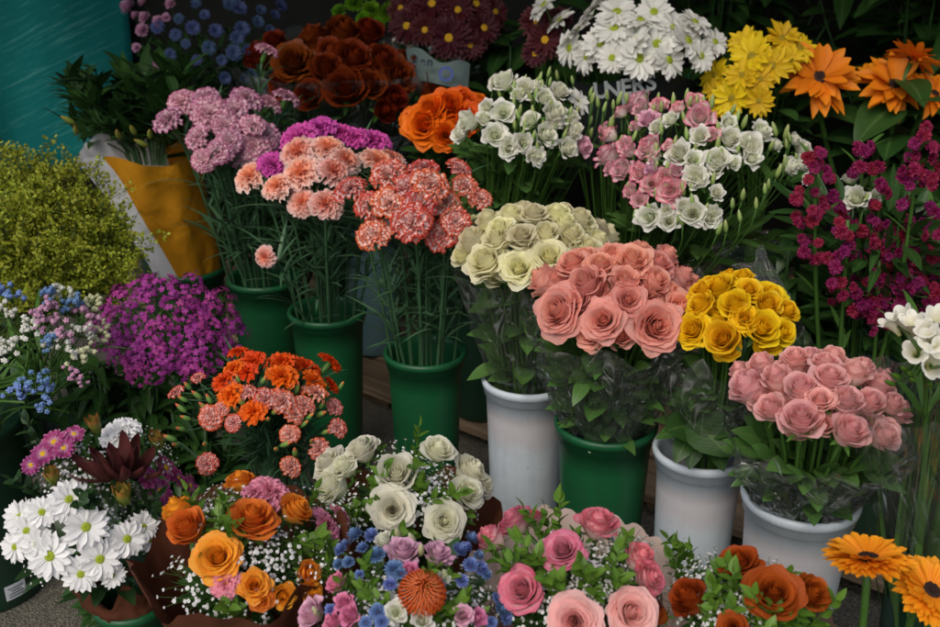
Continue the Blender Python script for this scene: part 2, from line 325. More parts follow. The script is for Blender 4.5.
G['fresh'] = leaf_mat('fresh_leaf_green', (.045, .125, .026), (.10, .21, .05), rough=.32, rib=(.12, .20, .06))
G['olive'] = leaf_mat('olive_leaf_green', (.05, .085, .018), (.09, .13, .03))
G['calyx'] = leaf_mat('calyx_green', (.07, .18, .03), (.12, .27, .05))
M_GRNB = plastic('green_bucket_plastic', (.007, .098, .032), (.012, .07, .03))
M_DKB = plastic('shaded_green_bucket_plastic', (.006, .035, .016), (.012, .03, .02))  # darker copy of the bucket green, with the shade on these buckets coloured in
M_WHTB = plastic('white_bucket_plastic', (.58, .67, .73), (.42, .47, .51), rough=.42, ring=(.53, .46, .45), scuff=(.30, .31, .32))
M_BLUB = plastic('pale_blue_tub_plastic', (.13, .24, .27), (.10, .17, .19))
M_FILM = film('cellophane'); M_FILM2 = film('thin_cellophane', haze=.035, refl=.42, st=.6, glint_amt=.38)
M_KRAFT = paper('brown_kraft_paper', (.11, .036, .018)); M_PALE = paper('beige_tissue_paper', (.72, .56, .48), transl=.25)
M_PLUM = paper('plum_wrapping_paper', (.20, .13, .11)); M_SPLIT = paper('grey_and_yellow_paper', (.80, .82, .84), (.66, .29, .012), .508, mottle=.05)
M_BLACK = paper('black_printed_wrap', (.02, .025, .025), rough=.4); M_GREENW = paper('green_wrap', (.006, .20, .09), rough=.45)
M_CARD = paper('grey_green_label_paper', (.13, .18, .17)); M_INK = simple('dark_ink', (.02, .03, .05)); M_WINK = simple('white_ink', (.25, .28, .275)); M_BINK = simple('blue_ink', (.08, .12, .34))
M_STICK = simple('sticker_paper', (.62, .66, .68), var=.06)
M_YC = simple('yellow_disc', (.62, .36, .012), scale=900.0, var=.4); M_GC = simple('green_disc', (.30, .38, .02), scale=900.0, var=.4); M_DC = simple('dark_disc', (.025, .012, .008), scale=700.0, var=.5)
M_WHITEBALL = petal_mat('gypsophila_white', [(0, (.80, .82, .78)), (1, (.86, .86, .85))], var=.04, blotch=.05)

# ------------------------------------------------------------------ blooms (radius about 1, facing +z)
def rose_geo(seed, n=38, open_=1.0, H=1.25, wav=.04, tight=0.0, R0=.055):
    random.seed(seed); g = Geo(); lob = ru(0, 6)
    for k in range(n):
        t = k / (n - 1); ang = k * 2.39996 + ru(-.3, .3); ph = ru(0, 6); f1 = ru(2.0, 3.4); close = max(0, 1 - t / .5)
        Rk = (R0 + .84 * t ** .9) * ru(.93, 1.07); Hk = H * (1.12 - .24 * t - .20 * t ** 2.4) * ru(.965, 1.035)
        half = 1.5 * (1 - t) ** 1.2 + .74 + ru(-.08, .12); curl = open_ * (.12 + max(0, t - .08) ** .8) * ru(.55, 1.35); lean = ru(-.05, .05) * t
        pt = ru(.0, .10) * (t ** .7); roll = ru(.06, .2) * t; sk = ru(-.12, .12)
        def fn(u, v):
            s = v * (1 - .24 * abs(u + sk) ** 2.8); a = ang + u * half * (.5 + .5 * min(1, s * 1.7))
            r = Rk * (s ** .5) * (1 - .5 * close * s ** 4) * (1 - tight * .22 * max(0, s - .45) * (t + .2))
            c = max(0, s - .66); c2 = c * c * (1 + 2.2 * c)
            r += curl * c2 * 1.25 + .05 * (.25 + t) * u * s + roll * abs(u) ** 3 * s * s + lean * s
            z = Hk * (s ** .95) - curl * c2 * .9 * (1 + .5 * abs(u)) + pt * s ** 6 * (1 - abs(u))
            w = wav * (.35 + t) * s * s
            r += w * math.sin(f1 * u * 2 + ph); z += w * .9 * math.sin(f1 * u * 2.3 + ph * 2) * s
            return (r * math.cos(a), r * math.sin(a), z - .62 * H)
        g.grid(fn, 8, 9, (t, rnd()))
    return g
def calyx_geo(depth_=.62 * 1.25, seed=1):
    random.seed(seed); g = Geo()
    g.ball((0, 0, -depth_ - .02), .2, n=8, m=5, sz=.9)
    for k in range(5):
        a = 2 * PI * k / 5 + ru(-.2, .2); d = Vector((math.cos(a), math.sin(a), .15 + ru(-.5, .2)))
        leaf(g, (0, 0, -depth_ + .05), d, (0, 0, 1), ru(.7, .95), .26, curve=ru(-.2, .5), nv=4)
    return g
def carn_geo(seed, n=36, spread=1.5, wid=.48, ruff=.12, flat=.75):
    random.seed(seed); g = Geo()
    for k in range(n):
        t = (k + .5) / n; az = k * 2.39996 + ru(-.3, .3); th = .12 + spread * t ** .75 + ru(-.1, .1); L = (.72 + .30 * t) * ru(.92, 1.06)
        ph = ru(0, 6); fr = ru(2.0, 3.2); w0 = wid * ru(.8, 1.2); tw = ru(-.4, .4); ph2 = ru(0, 6)
        er = Vector((math.cos(az), math.sin(az), 0)); et = Vector((-math.sin(az), math.cos(az), 0))
        def fn(u, v):
            zig = .045 * math.sin(u * 15 + ph2) + .03 * math.sin(u * 26 + ph)
            l = L * v * (1 + (zig - .13 * u * u) * v ** 3); a = th * v ** .45
            p = er * (l * math.sin(a)) + Vector((0, 0, flat * l * math.cos(a)))
            nrm = er * math.cos(a) * -1 + Vector((0, 0, math.sin(a)))
            w = w0 * (.16 + .84 * v ** 1.4)
            return p + et * (u * w * math.cos(tw)) + nrm * (ruff * v * v * math.sin(fr * PI * u * .8 + ph) + u * w * math.sin(tw) * .6) - Vector((0, 0, .15))
        g.grid(fn, 14, 6, (t, rnd()))
    return g
def cup_geo(r1=.22, L=.95):
    g = Geo(); g.lathe([(.02, -.15 - L), (.13, -.13 - L), (.19, -L * .75 - .15), (r1, -.2), (r1 * .9, -.02)], n=9); return g
def daisy_geo(seed, n=20, layers=2, wd=.15, droop=.12, tip=.55, inner=.16, notch=False, cup=.0, jit=.12):
    random.seed(seed); g = Geo()
    for l in range(layers):
        m = n if l == 0 else int(n * .8)
        for k in range(m):
            az = 2 * PI * (k + .5 * l) / m + ru(-jit, jit) * .6; L = (1.0 - .14 * l) * ru(.9, 1.05); el = .06 + .16 * l + cup + ru(-jit, jit); dr = droop * ru(.2, 1.6); w0 = wd * ru(.85, 1.15); tw = ru(-.35, .35)
            er = Vector((math.cos(az), math.sin(az), 0)); et = Vector((-math.sin(az), math.cos(az), 0))
            def fn(u, v):
                s = inner * .6 + (L - inner * .6) * v
                w = w0 * (.35 + .65 * min(1, v * 1.8)) * (1 - max(0, (v - tip) / (1 - tip)) ** 2.4 * .93)
                z = s * math.tan(el) - dr * s * s + w * (abs(u) ** 2 * .35 - .1 ) + u * w * tw
                return er * s + et * (u * w) + Vector((0, 0, z))
            g.grid(fn, 4, 7, (ru(.2, 1), rnd()), 0)
    return g
def disc_geo(r=.2, h=.1):
    g = Geo(); prof = [(r * 1.02, -.02), (r, h * .45), (r * .8, h * .9), (r * .5, h * 1.05), (r * .22, h * .92), (.001, h * .85)]; g.lathe(prof, n=14)
    for k in range(40):
        q = math.sqrt((k + .5) / 40) * r * .95; a = k * 2.39996
        g.ball((q * math.cos(a), q * math.sin(a), h * (1.05 - .5 * (q / r) ** 2)), r * .10, n=5, m=3)
    return g
def pompom_geo(seed, n=60):
    random.seed(seed); g = Geo()
    for k in range(n):
        z = 1 - 1.25 * (k + .5) / n; a = k * 2.39996; q = math.sqrt(max(0, 1 - z * z)); d = Vector((q * math.cos(a), q * math.sin(a), z)) * ru(.85, 1.1)
        s = d.cross(Vector((0, 0, 1))).normalized() if q > .05 else Vector((1, 0, 0))
        def fn(u, v): return d * (.25 + .75 * v) + s * (u * (.05 + .11 * math.sin(PI * min(1, v * .9)))) + Vector((0, 0, .08 * v * v))
        g.grid(fn, 2, 3, (rnd(), rnd()))
    return g
def floret_geo(seed, n=5, w=.42, L=1.0):
    random.seed(seed); g = Geo()
    for k in range(n):
        az = 2 * PI * k / n + ru(-.1, .1); er = Vector((math.cos(az), math.sin(az), 0)); et = Vector((-math.sin(az), math.cos(az), 0)); dz = ru(-.1, .25)
        def fn(u, v): return er * (L * v * (1 - .12 * u * u)) + et * (u * w * (.2 + .8 * v ** .8) * (1 - .25 * v ** 6)) + Vector((0, 0, dz * v - .12 * u * u * v + .12 * (1 - v)))
        g.grid(fn, 3, 3, (rnd(), rnd()))
    return g
def lis_geo(seed): return rose_geo(seed, n=15, open_=.7, H=1.3, wav=.09, R0=.10)
def freesia_geo(seed):
    random.seed(seed); g = Geo()
    for k in range(6):
        az = k * PI / 3 + ru(-.1, .1); t = k % 2; op = ru(.5, .85)
        def fn(u, v):
            r = .12 + .42 * v + op * .42 * v ** 3; z = -1.2 + 1.85 * v - .35 * op * v ** 4; hw = .62 * (.3 + .7 * math.sin(PI * (.12 + .72 * v)))
            a = az + u * hw / max(.25, r) * .9
            return (r * math.cos(a) * (1 - .1 * u * u * v), r * math.sin(a) * (1 - .1 * u * u * v), z - .2 * u * u * v * v)
        g.grid(fn, 6, 8, (t, rnd()))
    return g
def bud_geo():
    g = Geo(); g.lathe([(.02, -1), (.16, -.92), (.30, -.6), (.34, -.2), (.30, .25), (.2, .65), (.08, .92), (.01, 1)], n=9); return g
def pin_geo(seed):
    random.seed(seed); g = Geo()
    for k in range(120):
        z = 1 - 1.2 * (k + .5) / 120; a = k * 2.39996; q = math.sqrt(max(0, 1 - z * z)); d = Vector((q * math.cos(a), q * math.sin(a), z * .75)); o = Vector((d.x, d.y, 0))
        tp = d * ru(.9, 1.05) + Vector((0, 0, .42)) - o * .42; m1 = d * .55; m2 = d * .95 + o * .15; m3 = d * 1.0 + o * .05 + Vector((0, 0, .22))
        g.tube([d * .15, m1, m2, m3, tp], [.035, .034, .032, .03, .028], n=5, lay=(rnd(), rnd())); g.ball(tp, .05, n=5, m=3, lay=(rnd(), rnd()))
    return g
def bract_geo(seed, n=9, dark=False):
    random.seed(seed); g = Geo()
    for k in range(n):
        t = k / (n - 1); az = k * 2.39996; er = Vector((math.cos(az), math.sin(az), 0)); L = (1.5 if not dark else 2.0) * ru(.85, 1.05); op = (.16 + .25 * t) if not dark else (.25 + .95 * t); et = Vector((-math.sin(az), math.cos(az), 0)); w0 = .34 if not dark else .30
        def fn(u, v):
            w = w0 * math.sin(PI * (.12 + .88 * v) ** .9 if v < 1 else PI) ** .7 if v < 1 else 0
            rr = .12 + op * math.sin(v * 1.9) ; return er * (rr - w * abs(u) ** 2 * .5) + et * (u * w) + Vector((0, 0, -.8 + L * v))
        g.grid(fn, 4, 8, (t, rnd()))
    return g

MESH = {}
def M_(name, builder, mat, var=5):
    """cached mesh variants of one bloom in one material; picks one at random"""
    key = (name, mat.name)
    if key not in MESH:
        if name not in GEOS:
            st = random.getstate(); GEOS[name] = [builder(100 + 17 * i + len(GEOS)) for i in range(var)]; random.setstate(st)
        MESH[key] = [g.mesh(name, [mat]) for g in GEOS[name]]
    return random.choice(MESH[key])
GEOS = {}
BLD = {
    'rose_bloom': lambda s: rose_geo(s, open_=.78, H=1.38, wav=.035), 'rose_cup': lambda s: rose_geo(s, n=24, open_=.6, H=1.6, tight=.6), 'rose_full': lambda s: rose_geo(s, n=44, open_=.85, H=1.3, wav=.045), 'ruffle_rose': lambda s: rose_geo(s, n=36, open_=.8, H=1.4, wav=.07),
    'carnation_bloom': lambda s: carn_geo(s), 'spray_bloom': lambda s: carn_geo(s, n=24, wid=.5, ruff=.13),
    'daisy_rays': lambda s: daisy_geo(s, n=17, wd=.17), 'chrys_rays': lambda s: daisy_geo(s, n=22, layers=3, wd=.12, droop=.1), 'yellow_rays': lambda s: daisy_geo(s, n=15, layers=2, wd=.17, tip=.35, droop=.1, cup=.1, jit=.2),
    'sunflower_rays': lambda s: daisy_geo(s, n=17, layers=3, wd=.17, tip=.3, inner=.2, cup=.12, jit=.34, droop=.32), 'gerbera_rays': lambda s: daisy_geo(s, n=44, layers=3, wd=.09, inner=.25, droop=.16, tip=.86, jit=.06, cup=.10),
    'aster_bloom': lambda s: daisy_geo(s, n=24, layers=3, wd=.09, cup=.2, tip=.7), 'pompom': lambda s: pompom_geo(s), 'lisianthus_bloom': lis_geo, 'freesia_bloom': freesia_geo, 'pincushion_pins': pin_geo,
    'bract': bract_geo, 'dark_bract': lambda s: bract_geo(s, n=7, dark=True), 'bud': lambda s: bud_geo(), 'cup': lambda s: cup_geo(), 'rose_calyx': lambda s: calyx_geo(seed=s), 'disc': lambda s: disc_geo(), 'bigdisc': lambda s: disc_geo(.3, .12),
    'rose_calyx_small': lambda s: calyx_geo(seed=s, depth_=.78),
}
def BM(name, mat): return M_(name, BLD[name], mat)

def inpoly(x, y, poly):
    c = False; j = len(poly) - 1
    for i in range(len(poly)):
        if (poly[i][1] > y) != (poly[j][1] > y) and x < (poly[j][0] - poly[i][0]) * (y - poly[i][1]) / (poly[j][1] - poly[i][1]) + poly[i][0]: c = not c
        j = i
    return c
def scatter(poly, n, mind):
    xs = [q[0] for q in poly]; ys = [q[1] for q in poly]; out = []; tries = 0
    while len(out) < n and tries < 20000:
        tries += 1; x, y = ru(min(xs), max(xs)), ru(min(ys), max(ys))
        if inpoly(x, y, poly) and all((x - a) ** 2 + (y - c) ** 2 > mind ** 2 for a, c in out): out.append((x, y))
    return out
# ---- sprigs, real metres, base at the origin and growing along +z
def gyp_geo(seed, n=34, H=.085, spread=.042):
    random.seed(seed); g = Geo()
    forks = [Vector((ru(-.3, .3) * spread, ru(-.3, .3) * spread, H * ru(.25, .55))) for _ in range(6)]
    for f in forks: g.tube([(0, 0, 0), f * .5 + Vector((0, 0, .003)), f], [.0007, .0006, .0005], n=3, mi=1)
    for k in range(n):
        q = math.sqrt(rnd()) * spread; a = ru(0, 2 * PI); p = Vector((q * math.cos(a), q * math.sin(a), H * ru(.72, 1.05) - .25 * q)); f = random.choice(forks)
        g.tube([f, (f + p) / 2 + Vector((0, 0, -.004)), p], [.0004, .0004, .0003], n=3, mi=1)
        r = ru(.0013, .0024); d = (p - Vector((0, 0, .02))).normalized()
        fl = floret_geo(seed * 100 + k, n=6, w=.55, L=1.0)
        g.add(fl, frame(p, d, r * 1.15)); g.ball(p - d * r * .1, r * .62, n=5, m=3)
    return g
def leafsprig_geo(seed, n=15, L=.070, lw=.0095, ll=.018):
    random.seed(seed); g = Geo(); b = Vector((ru(-.3, .3), ru(-.3, .3), 0)) * L
    pt = lambda t: Vector((b.x * t * t, b.y * t * t, L * t)); g.tube([pt(0), pt(.3), pt(.6), pt(.85), pt(1)], [.0013, .0012, .001, .0008, .0005], n=4)
    for k in range(n):
        t = .12 + .88 * k / n; a = k * 2.1 + ru(-.4, .4); d = Vector((math.cos(a), math.sin(a), ru(.6, 1.3))); leaf(g, pt(t), d, (0, 0, 1), ll * ru(.75, 1.15), lw * ru(.8, 1.2), curve=ru(0, .35), nv=5)
    leaf(g, pt(1), (b.x, b.y, .1), (1, 0, 0), ll * .9, lw * .8); return g
def sol_geo(seed):
    random.seed(seed); g = Geo()
    for br in range(9):
        t0 = .2 + .7 * br / 9; a = br * 2.4 + ru(-.4, .4); Lb = .05 * ru(.6, 1.2); d = Vector((math.cos(a), math.sin(a), ru(.5, 1.1))).normalized(); o = Vector((0, 0, .11 * t0))
        g.tube([o, o + d * Lb * .6, o + d * Lb + Vector((0, 0, .006))], [.0006, .0005, .0003], n=3, mi=1)
        for k in range(36):
            p = o + d * Lb * ru(.25, 1.05) + Vector((ru(-1, 1), ru(-1, 1), ru(-.6, 1))) * .0065; s = ru(.0014, .0032); dd = Vector((ru(-1, 1), ru(-1, 1), ru(0, 1))).normalized()
            sd = dd.cross(Vector((ru(-1, 1), ru(-1, 1), 1))).normalized()
            def fn(u, v): return p + dd * (s * 2 * v) + sd * (u * s * .75 * math.sin(PI * (.15 + .8 * v)))
            g.grid(fn, 2, 2, (rnd(), rnd()))
    g.tube([(0, 0, -.05), (0, 0, .05), (0, 0, .11)], [.001, .0009, .0005], n=4, mi=1); return g
def violet_geo(seed):
    random.seed(seed); g = Geo(); g.tube([(0, 0, -.10), (0, 0, -.04), (.002, .001, .0)], [.0012, .001, .0008], n=4, mi=1)
    for k in range(15):
        q = math.sqrt(rnd()) * .026; a = ru(0, 6.3); p = Vector((q * math.cos(a), q * math.sin(a), .014 * (1 - (q / .026) ** 2) + ru(-.005, .005))); d = (p + Vector((0, 0, .018))).normalized() + Vector((ru(-.3, .3), ru(-.3, .3), 0))
        g.tube([(0, 0, -.012), p], [.0005, .0004], n=3, mi=1); g.add(floret_geo(seed * 50 + k), frame(p, d, ru(.0050, .0075)))
    for k in range(7):
        a = ru(0, 6.3); leaf(g, (0, 0, ru(-.08, -.02)), (math.cos(a), math.sin(a), .5), (0, 0, 1), .03, .006, mi=1)
    return g
def statice_geo(seed):
    random.seed(seed); g = Geo(); g.tube([(0, 0, -.09), (0, 0, -.03), (0, 0, .0)], [.0014, .0012, .001], n=4, mi=1)
    for k in range(17):
        x = ru(-.024, .024); p = Vector((x, ru(-.010, .010), ru(-.006, .010) - 8 * x * x)); d = Vector((x * 22, ru(-.5, .5), 1)).normalized(); r = ru(.0028, .0042)
        g.tube([(0, 0, -.02), p], [.0009, .0007], n=3, mi=1); g.ball(p, r, n=6, m=4, sz=1.3, lay=(rnd(), rnd()), axis=d); g.add(floret_geo(seed * 31 + k), frame(p + d * r * .8, d, r * 1.15))
    return g
SPR = {}
def sprig(name, fn, mats, var=4):
    key = (name, mats[0].name)
    if key not in SPR:
        st = random.getstate(); SPR[key] = [fn(11 + 7 * i).mesh(name, mats) for i in range(var)]; random.setstate(st)
    return random.choice(SPR[key])
def gyp(): return sprig('gypsophila_sprig', gyp_geo, [M_WHITEBALL, G['stem']])
def lfs(kind='bright'): return sprig('leaf_sprig', leafsprig_geo, [G[kind]])

# ------------------------------------------------------------------ dome placement
class Dome:
    """ellipsoid on which a bunch's flower heads sit: centre pixel, world distance Y, half width and visible height in pixels"""
    def __init__(s, cx, cy, Y, a_px, h_px):
        s.c = at_y(cx, cy, Y); d = depth(s.c); s.a = a_px * d / F; h = h_px * d / F
        th = PITCH + math.atan((cy - CY) / F); s.cz = math.sqrt(max((h * h - (s.a * math.sin(th)) ** 2), (.35 * h) ** 2)) / math.cos(th)
    def hit(s, px, py):
        r = ray(px, py).normalized(); S = Vector((1 / s.a, 1 / s.a, 1 / s.cz))
        o = (CAM - s.c) * S; d = r * S; A = d.dot(d); B = o.dot(d); Cc = o.dot(o) - 1; D = B * B - A * Cc
        t = (-B - math.sqrt(D)) / A if D > 0 else -B / A
        p = CAM + r * t; q = (p - s.c) * S; n = (q * S).normalized()
        if n.z < -.15: n.z = -.15; n.normalize()
        return p, n
def bez(p0, p1, p2, p3, n=9):
    return [p0 * (1 - t) ** 3 + p1 * 3 * t * (1 - t) ** 2 + p2 * 3 * t * t * (1 - t) + p3 * t ** 3 for t in (i / n for i in range(n + 1))]
def stem_mesh(pos, axis, base, rim_r=.05, r=.0022, drop=.02, mat=None, leaves=0, lmat=None, ll=.07, lw=.006, spread=1.0):
    p0 = pos - axis * drop; off = Vector((pos.x - base.x, pos.y - base.y, 0)); off = off * min(.4, rim_r * .8 / max(off.length, .001)) * spread
    p3 = base + off * .8; p2 = Vector((base.x + off.x, base.y + off.y, base.z + (p0.z - base.z) * .55)); p1 = p0 - axis * .06 - Vector((0, 0, .03))
    pts = bez(p3, p2, p1, p0, 10)
    for q in pts:      # below the rim a stem stays inside its bucket
        if q.z < base.z + .35:
            h = Vector((q.x - base.x, q.y - base.y)); lim = rim_r * (.56 + .30 * max(0, q.z - base.z) / .35)
            if h.length > lim: q.x, q.y = base.x + h.x * lim / h.length, base.y + h.y * lim / h.length
    g = Geo(); g.tube(pts, [r * 1.15] * 6 + [r] * 5, n=6)
    for k in range(leaves):
        i = random.randint(5, 9); a = ru(0, 6.3); d = Vector((math.cos(a), math.sin(a), ru(.5, 1.8)))
        leaf(g, pts[i], d, (0, 0, 1), ll * ru(.6, 1.2), lw * ru(.8, 1.2), curve=ru(.1, .9), mi=1, nv=7)
    return g.mesh('stem', [mat or G['stem'], lmat or mat or G['stem']])

ORD = ['first', 'second', 'third', 'fourth', 'fifth', 'sixth', 'seventh', 'eighth', 'ninth', 'tenth']
def row_labels(items, rows):
    """items: (x, y); returns words such as 'second from left in the middle row' for each"""
    idx = sorted(range(len(items)), key=lambda i: items[i][1]); nr = len(rows); out = {}; per = len(items) / nr
    for r in range(nr):
        row = sorted(idx[round(r * per):round((r + 1) * per)], key=lambda i: items[i][0])
        for k, i in enumerate(row): out[i] = (ORD[k] + ' from left' if k else 'leftmost') + ' in the ' + rows[r]
    return out
ROWS = {1: ['row'], 2: ['upper row', 'lower row'], 3: ['top row', 'middle row', 'bottom row'], 4: ['topmost row', 'upper middle row', 'lower middle row', 'lowest row']}

# ------------------------------------------------------------------ buckets
def bucket_geo(rim_r, base_r, H, lip=.012, n=48, ribs=True):
    g = Geo(); t = .003
    prof = [(.001, .004), (base_r * .9, .004), (base_r, .0), (base_r + .002, .004)]
    for k in range(1, 9):
        z = (H - lip * 2.2) * k / 9; prof.append((base_r + (rim_r - .006 - base_r) * z / H, z))
    rr = base_r + (rim_r - .006 - base_r)
    prof += [(rr - .0005, H - lip * 2.2), (rr + .0028, H - lip * 2.1), (rr + .003, H - lip * 1.1), (rim_r, H - lip), (rim_r + .0015, H - lip * .4), (rim_r, H), (rim_r - .004, H + .001), (rim_r - .008, H - .004), (rim_r - .0095, H - lip)]
    for k in range(7, -1, -1): prof.append((base_r - t + (rim_r - .009 - base_r) * k / 9, max(.006, H * k / 9)))
    prof.append((.001, .007)); g.lathe(prof, n=n); return g
def bucket(px, py, w_px, label, mat, z_rim=.35, base_z=.0, name='flower_bucket', taper=.72, group='green flower buckets', cat='bucket', wp=None, r=None):
    p = wp or at_z(px, py, z_rim); rr = r or w_px * depth(p) / F / 2
    b = tag(link(name, bucket_geo(rr, rr * taper, z_rim - base_z).mesh('flower_bucket', [mat]), Matrix.Translation((p.x, p.y, base_z)) @ Matrix.Rotation(ru(0, 6), 4, 'Z')), label, cat, group)
    return Vector((p.x, p.y, base_z)), rr
WG = 'white flower buckets'; GG = 'green flower buckets'
B1, r1 = bucket(189, 266, 72, 'green bucket holding the grey and yellow paper wrapped foliage', M_GRNB)
B2, r2 = bucket(264, 276, 74, 'green bucket holding the lilac pink carnations', M_GRNB)
B3, r3 = bucket(327, 309, 78, 'green bucket holding the salmon and white carnations', M_GRNB)
B4, r4 = bucket(425, 350, 82, 'bright green bucket holding the red edged carnations', M_GRNB)
B5, r5 = bucket(527, 376, 90, 'white bucket under the cream rose bunch', M_WHTB, group=WG)
B6, r6 = bucket(606, 420, 102, 'green bucket under the salmon pink rose bunch, between two white buckets', M_GRNB)
B7, r7 = bucket(701, 447, 94, 'white bucket with broad leaves hanging over its rim, under the yellow roses', M_WHTB, group=WG)
B8, r8 = bucket(801, 493, 115, 'white bucket holding the pale pink roses in crinkled cellophane', M_WHTB, group=WG)
B9, r9 = bucket(945, 545, 110, 'dark green bucket at the right edge holding the white freesias', M_DKB, z_rim=.33)
B11, r11 = bucket(131, 598, 74, 'small green bucket under the white daisy bouquet', M_GRNB, z_rim=.235)
pB10 = at_z(-8, 584, 0); B10, r10 = bucket(0, 0, 0, 'dark green bucket with a white price sticker near its foot, holding the statice', M_DKB, wp=pB10, r=.098, z_rim=.31, taper=.9)
# the sticker on that bucket
th = math.atan2(-pB10.y, -pB10.x) + .36; rs = .0905
g = Geo(); g.grid(lambda u, v: (rs * math.cos(th + u * .19), rs * math.sin(th + u * .19), .018 + .027 * v), 6, 1)
st = tag(link('price_sticker', g.mesh('price_sticker', [M_STICK]), Matrix.Translation(pB10)), 'small white price sticker with printed lines on the dark green bucket', 'sticker')
g = Geo()
for k in range(4): g.grid(lambda u, v: ((rs + .0006) * math.cos(th + u * .14 * (.6 if k == 2 else 1)), (rs + .0006) * math.sin(th + u * .14 * (.6 if k == 2 else 1)), .0225 + .005 * k + .0016 * v), 5, 1)
link('printed_lines', g.mesh('printed_lines', [M_INK]), Matrix.Translation(pB10), st)
# buckets of the rows behind
def hidden(x, y, label, mat=M_DKB, r=.075, z=.33, base=.052, **k): return bucket(0, 0, 0, label, mat, wp=Vector((x, y, z)), r=r, z_rim=z, base_z=base, **k)[0]
pT = at_z(371, 366, .0); TUB = bucket(0, 0, 0, 'pale blue tub in the shadow between two green carnation buckets', M_BLUB, wp=Vector((pT.x + .012, pT.y, .3)), r=.068, z_rim=.36, base_z=.052, name='blue_tub', taper=.86, group=None, cat='tub')[0]
pH = at_z(482, 411, .052)
BH1 = hidden(pH.x, pH.y, 'dark green bucket in the shade behind the white bucket of cream roses')
BH2 = hidden(.30, 1.86, 'dark green bucket behind the salmon roses, holding the pink and white lisianthus')
BH3 = hidden(.30, 2.25, 'dark green bucket deep in the stall under the white daisies', r=.09)
BH4 = hidden(.64, 2.14, 'dark green bucket deep in the stall under the yellow chrysanthemums')
BH5 = hidden(.86, 2.0, 'dark green bucket behind the magenta stock, holding the orange sunflowers', r=.10)
BH6 = hidden(.66, 1.50, 'dark green bucket behind the pale pink roses, holding the magenta stock', r=.11)
BH7 = hidden(-.98, 1.86, 'dark green bucket hidden under the lime green goldenrod', r=.11, z=.25, base=0)
BH8 = hidden(-.55, 1.62, 'short green bucket hidden under the violet flower mound', r=.085, z=.17, base=0)
BH9 = hidden(-.30, 1.37, 'short green bucket hidden under the orange spray carnations', r=.07, z=.17, base=0)
BH10 = hidden(-.32, 2.5, 'dark green bucket deep in the stall under the dark orange roses', r=.11)
BH11 = hidden(-.78, 2.5, 'dark green bucket deep in the stall under the blue asters', r=.10)
BH12 = hidden(-.09, 2.62, 'dark green bucket deep in the stall under the burgundy chrysanthemums', r=.10)
BH13 = hidden(-.05, 2.28, 'dark green bucket deep in the stall under the vivid orange roses', r=.07)

# ------------------------------------------------------------------ wraps
def sleeve(base, r0, dome, r1, z0, z1, name, mat, parent, wrink=.006, edge=.02, back=.0, nu=72, nv=22, scallop=0, sc_amp=.012, rim_in=0.0, seed=0, power=.8, label=None, arc=None, flare=0.0):
    """a cone of film or paper round the stems: from height z0 over base to z1 round the dome's middle"""
    top = Vector((dome.c.x, dome.c.y, z1)); bot = Vector((base.x, base.y, z0)); so = Vector((seed * 3.1, seed * 1.7, 0))
    def fn(u, v):
        a = u * PI + PI / 2; ca, sa = math.cos(a), math.sin(a)
        w = noise.noise(Vector((ca * 2.2, sa * 2.2, v * 2.5)) + so); w2 = noise.noise(Vector((ca * 6, sa * 6, v * 4)) + so * 2); w3 = abs(noise.noise(Vector((ca * 8 + v, sa * 8, v * 2.2)) + so * 3))
        e = edge * noise.noise(Vector((ca * 2.4, sa * 2.4, 7)) + so) * 1.6 + back * max(0, sa) + back * .3 * abs(ca)
        if scallop: e += sc_amp * abs(math.sin(a * scallop / 2))
        vv = v
        c = bot.lerp(top, vv); r = r0 + (r1 - r0) * vv ** power + flare * vv ** 6
        r += wrink * (w * 1.2 + w2 * .7 - w3 * .8) * (.25 + .75 * vv) * (1 if scallop == 0 else .6)
        return (c.x + r * ca, c.y + r * sa, c.z + e * vv ** 3)
    g = Geo(); g.grid(fn, nu, nv, wrap=arc is None, lay=(.5, .5))
    o = link(name, g.mesh(name, [mat]), None, parent)
    if label: o['label'] = label
    return o
def foliage(base, dome, z0, z1, r0, r1, n, mat, parent, L=.05, Wd=.03, name='foliage', seed=0, inside=.9, up=.3):
    st = random.getstate(); random.seed(seed + 5); g = Geo()
    for k in range(n):
        t = rnd() ** .8; a = ru(0, 2 * PI); c = Vector((base.x, base.y, z0)).lerp(Vector((dome.c.x, dome.c.y, z1)), t); r = (r0 + (r1 - r0) * t) * math.sqrt(ru(.15, 1)) * inside
        d = Vector((math.cos(a), math.sin(a), ru(-.5, .9) + up)); p = c + Vector((math.cos(a), math.sin(a), 0)) * r * .74
        leaf(g, p, d, Vector((math.cos(a) * .5, math.sin(a) * .5 - .3, 1)), L * ru(.6, 1.15), Wd * ru(.7, 1.15), curve=ru(-.1, .6), fold=ru(.1, .4), wav=.12)
    random.setstate(st)
    return link(name, g.mesh(name, [mat]), None, parent)

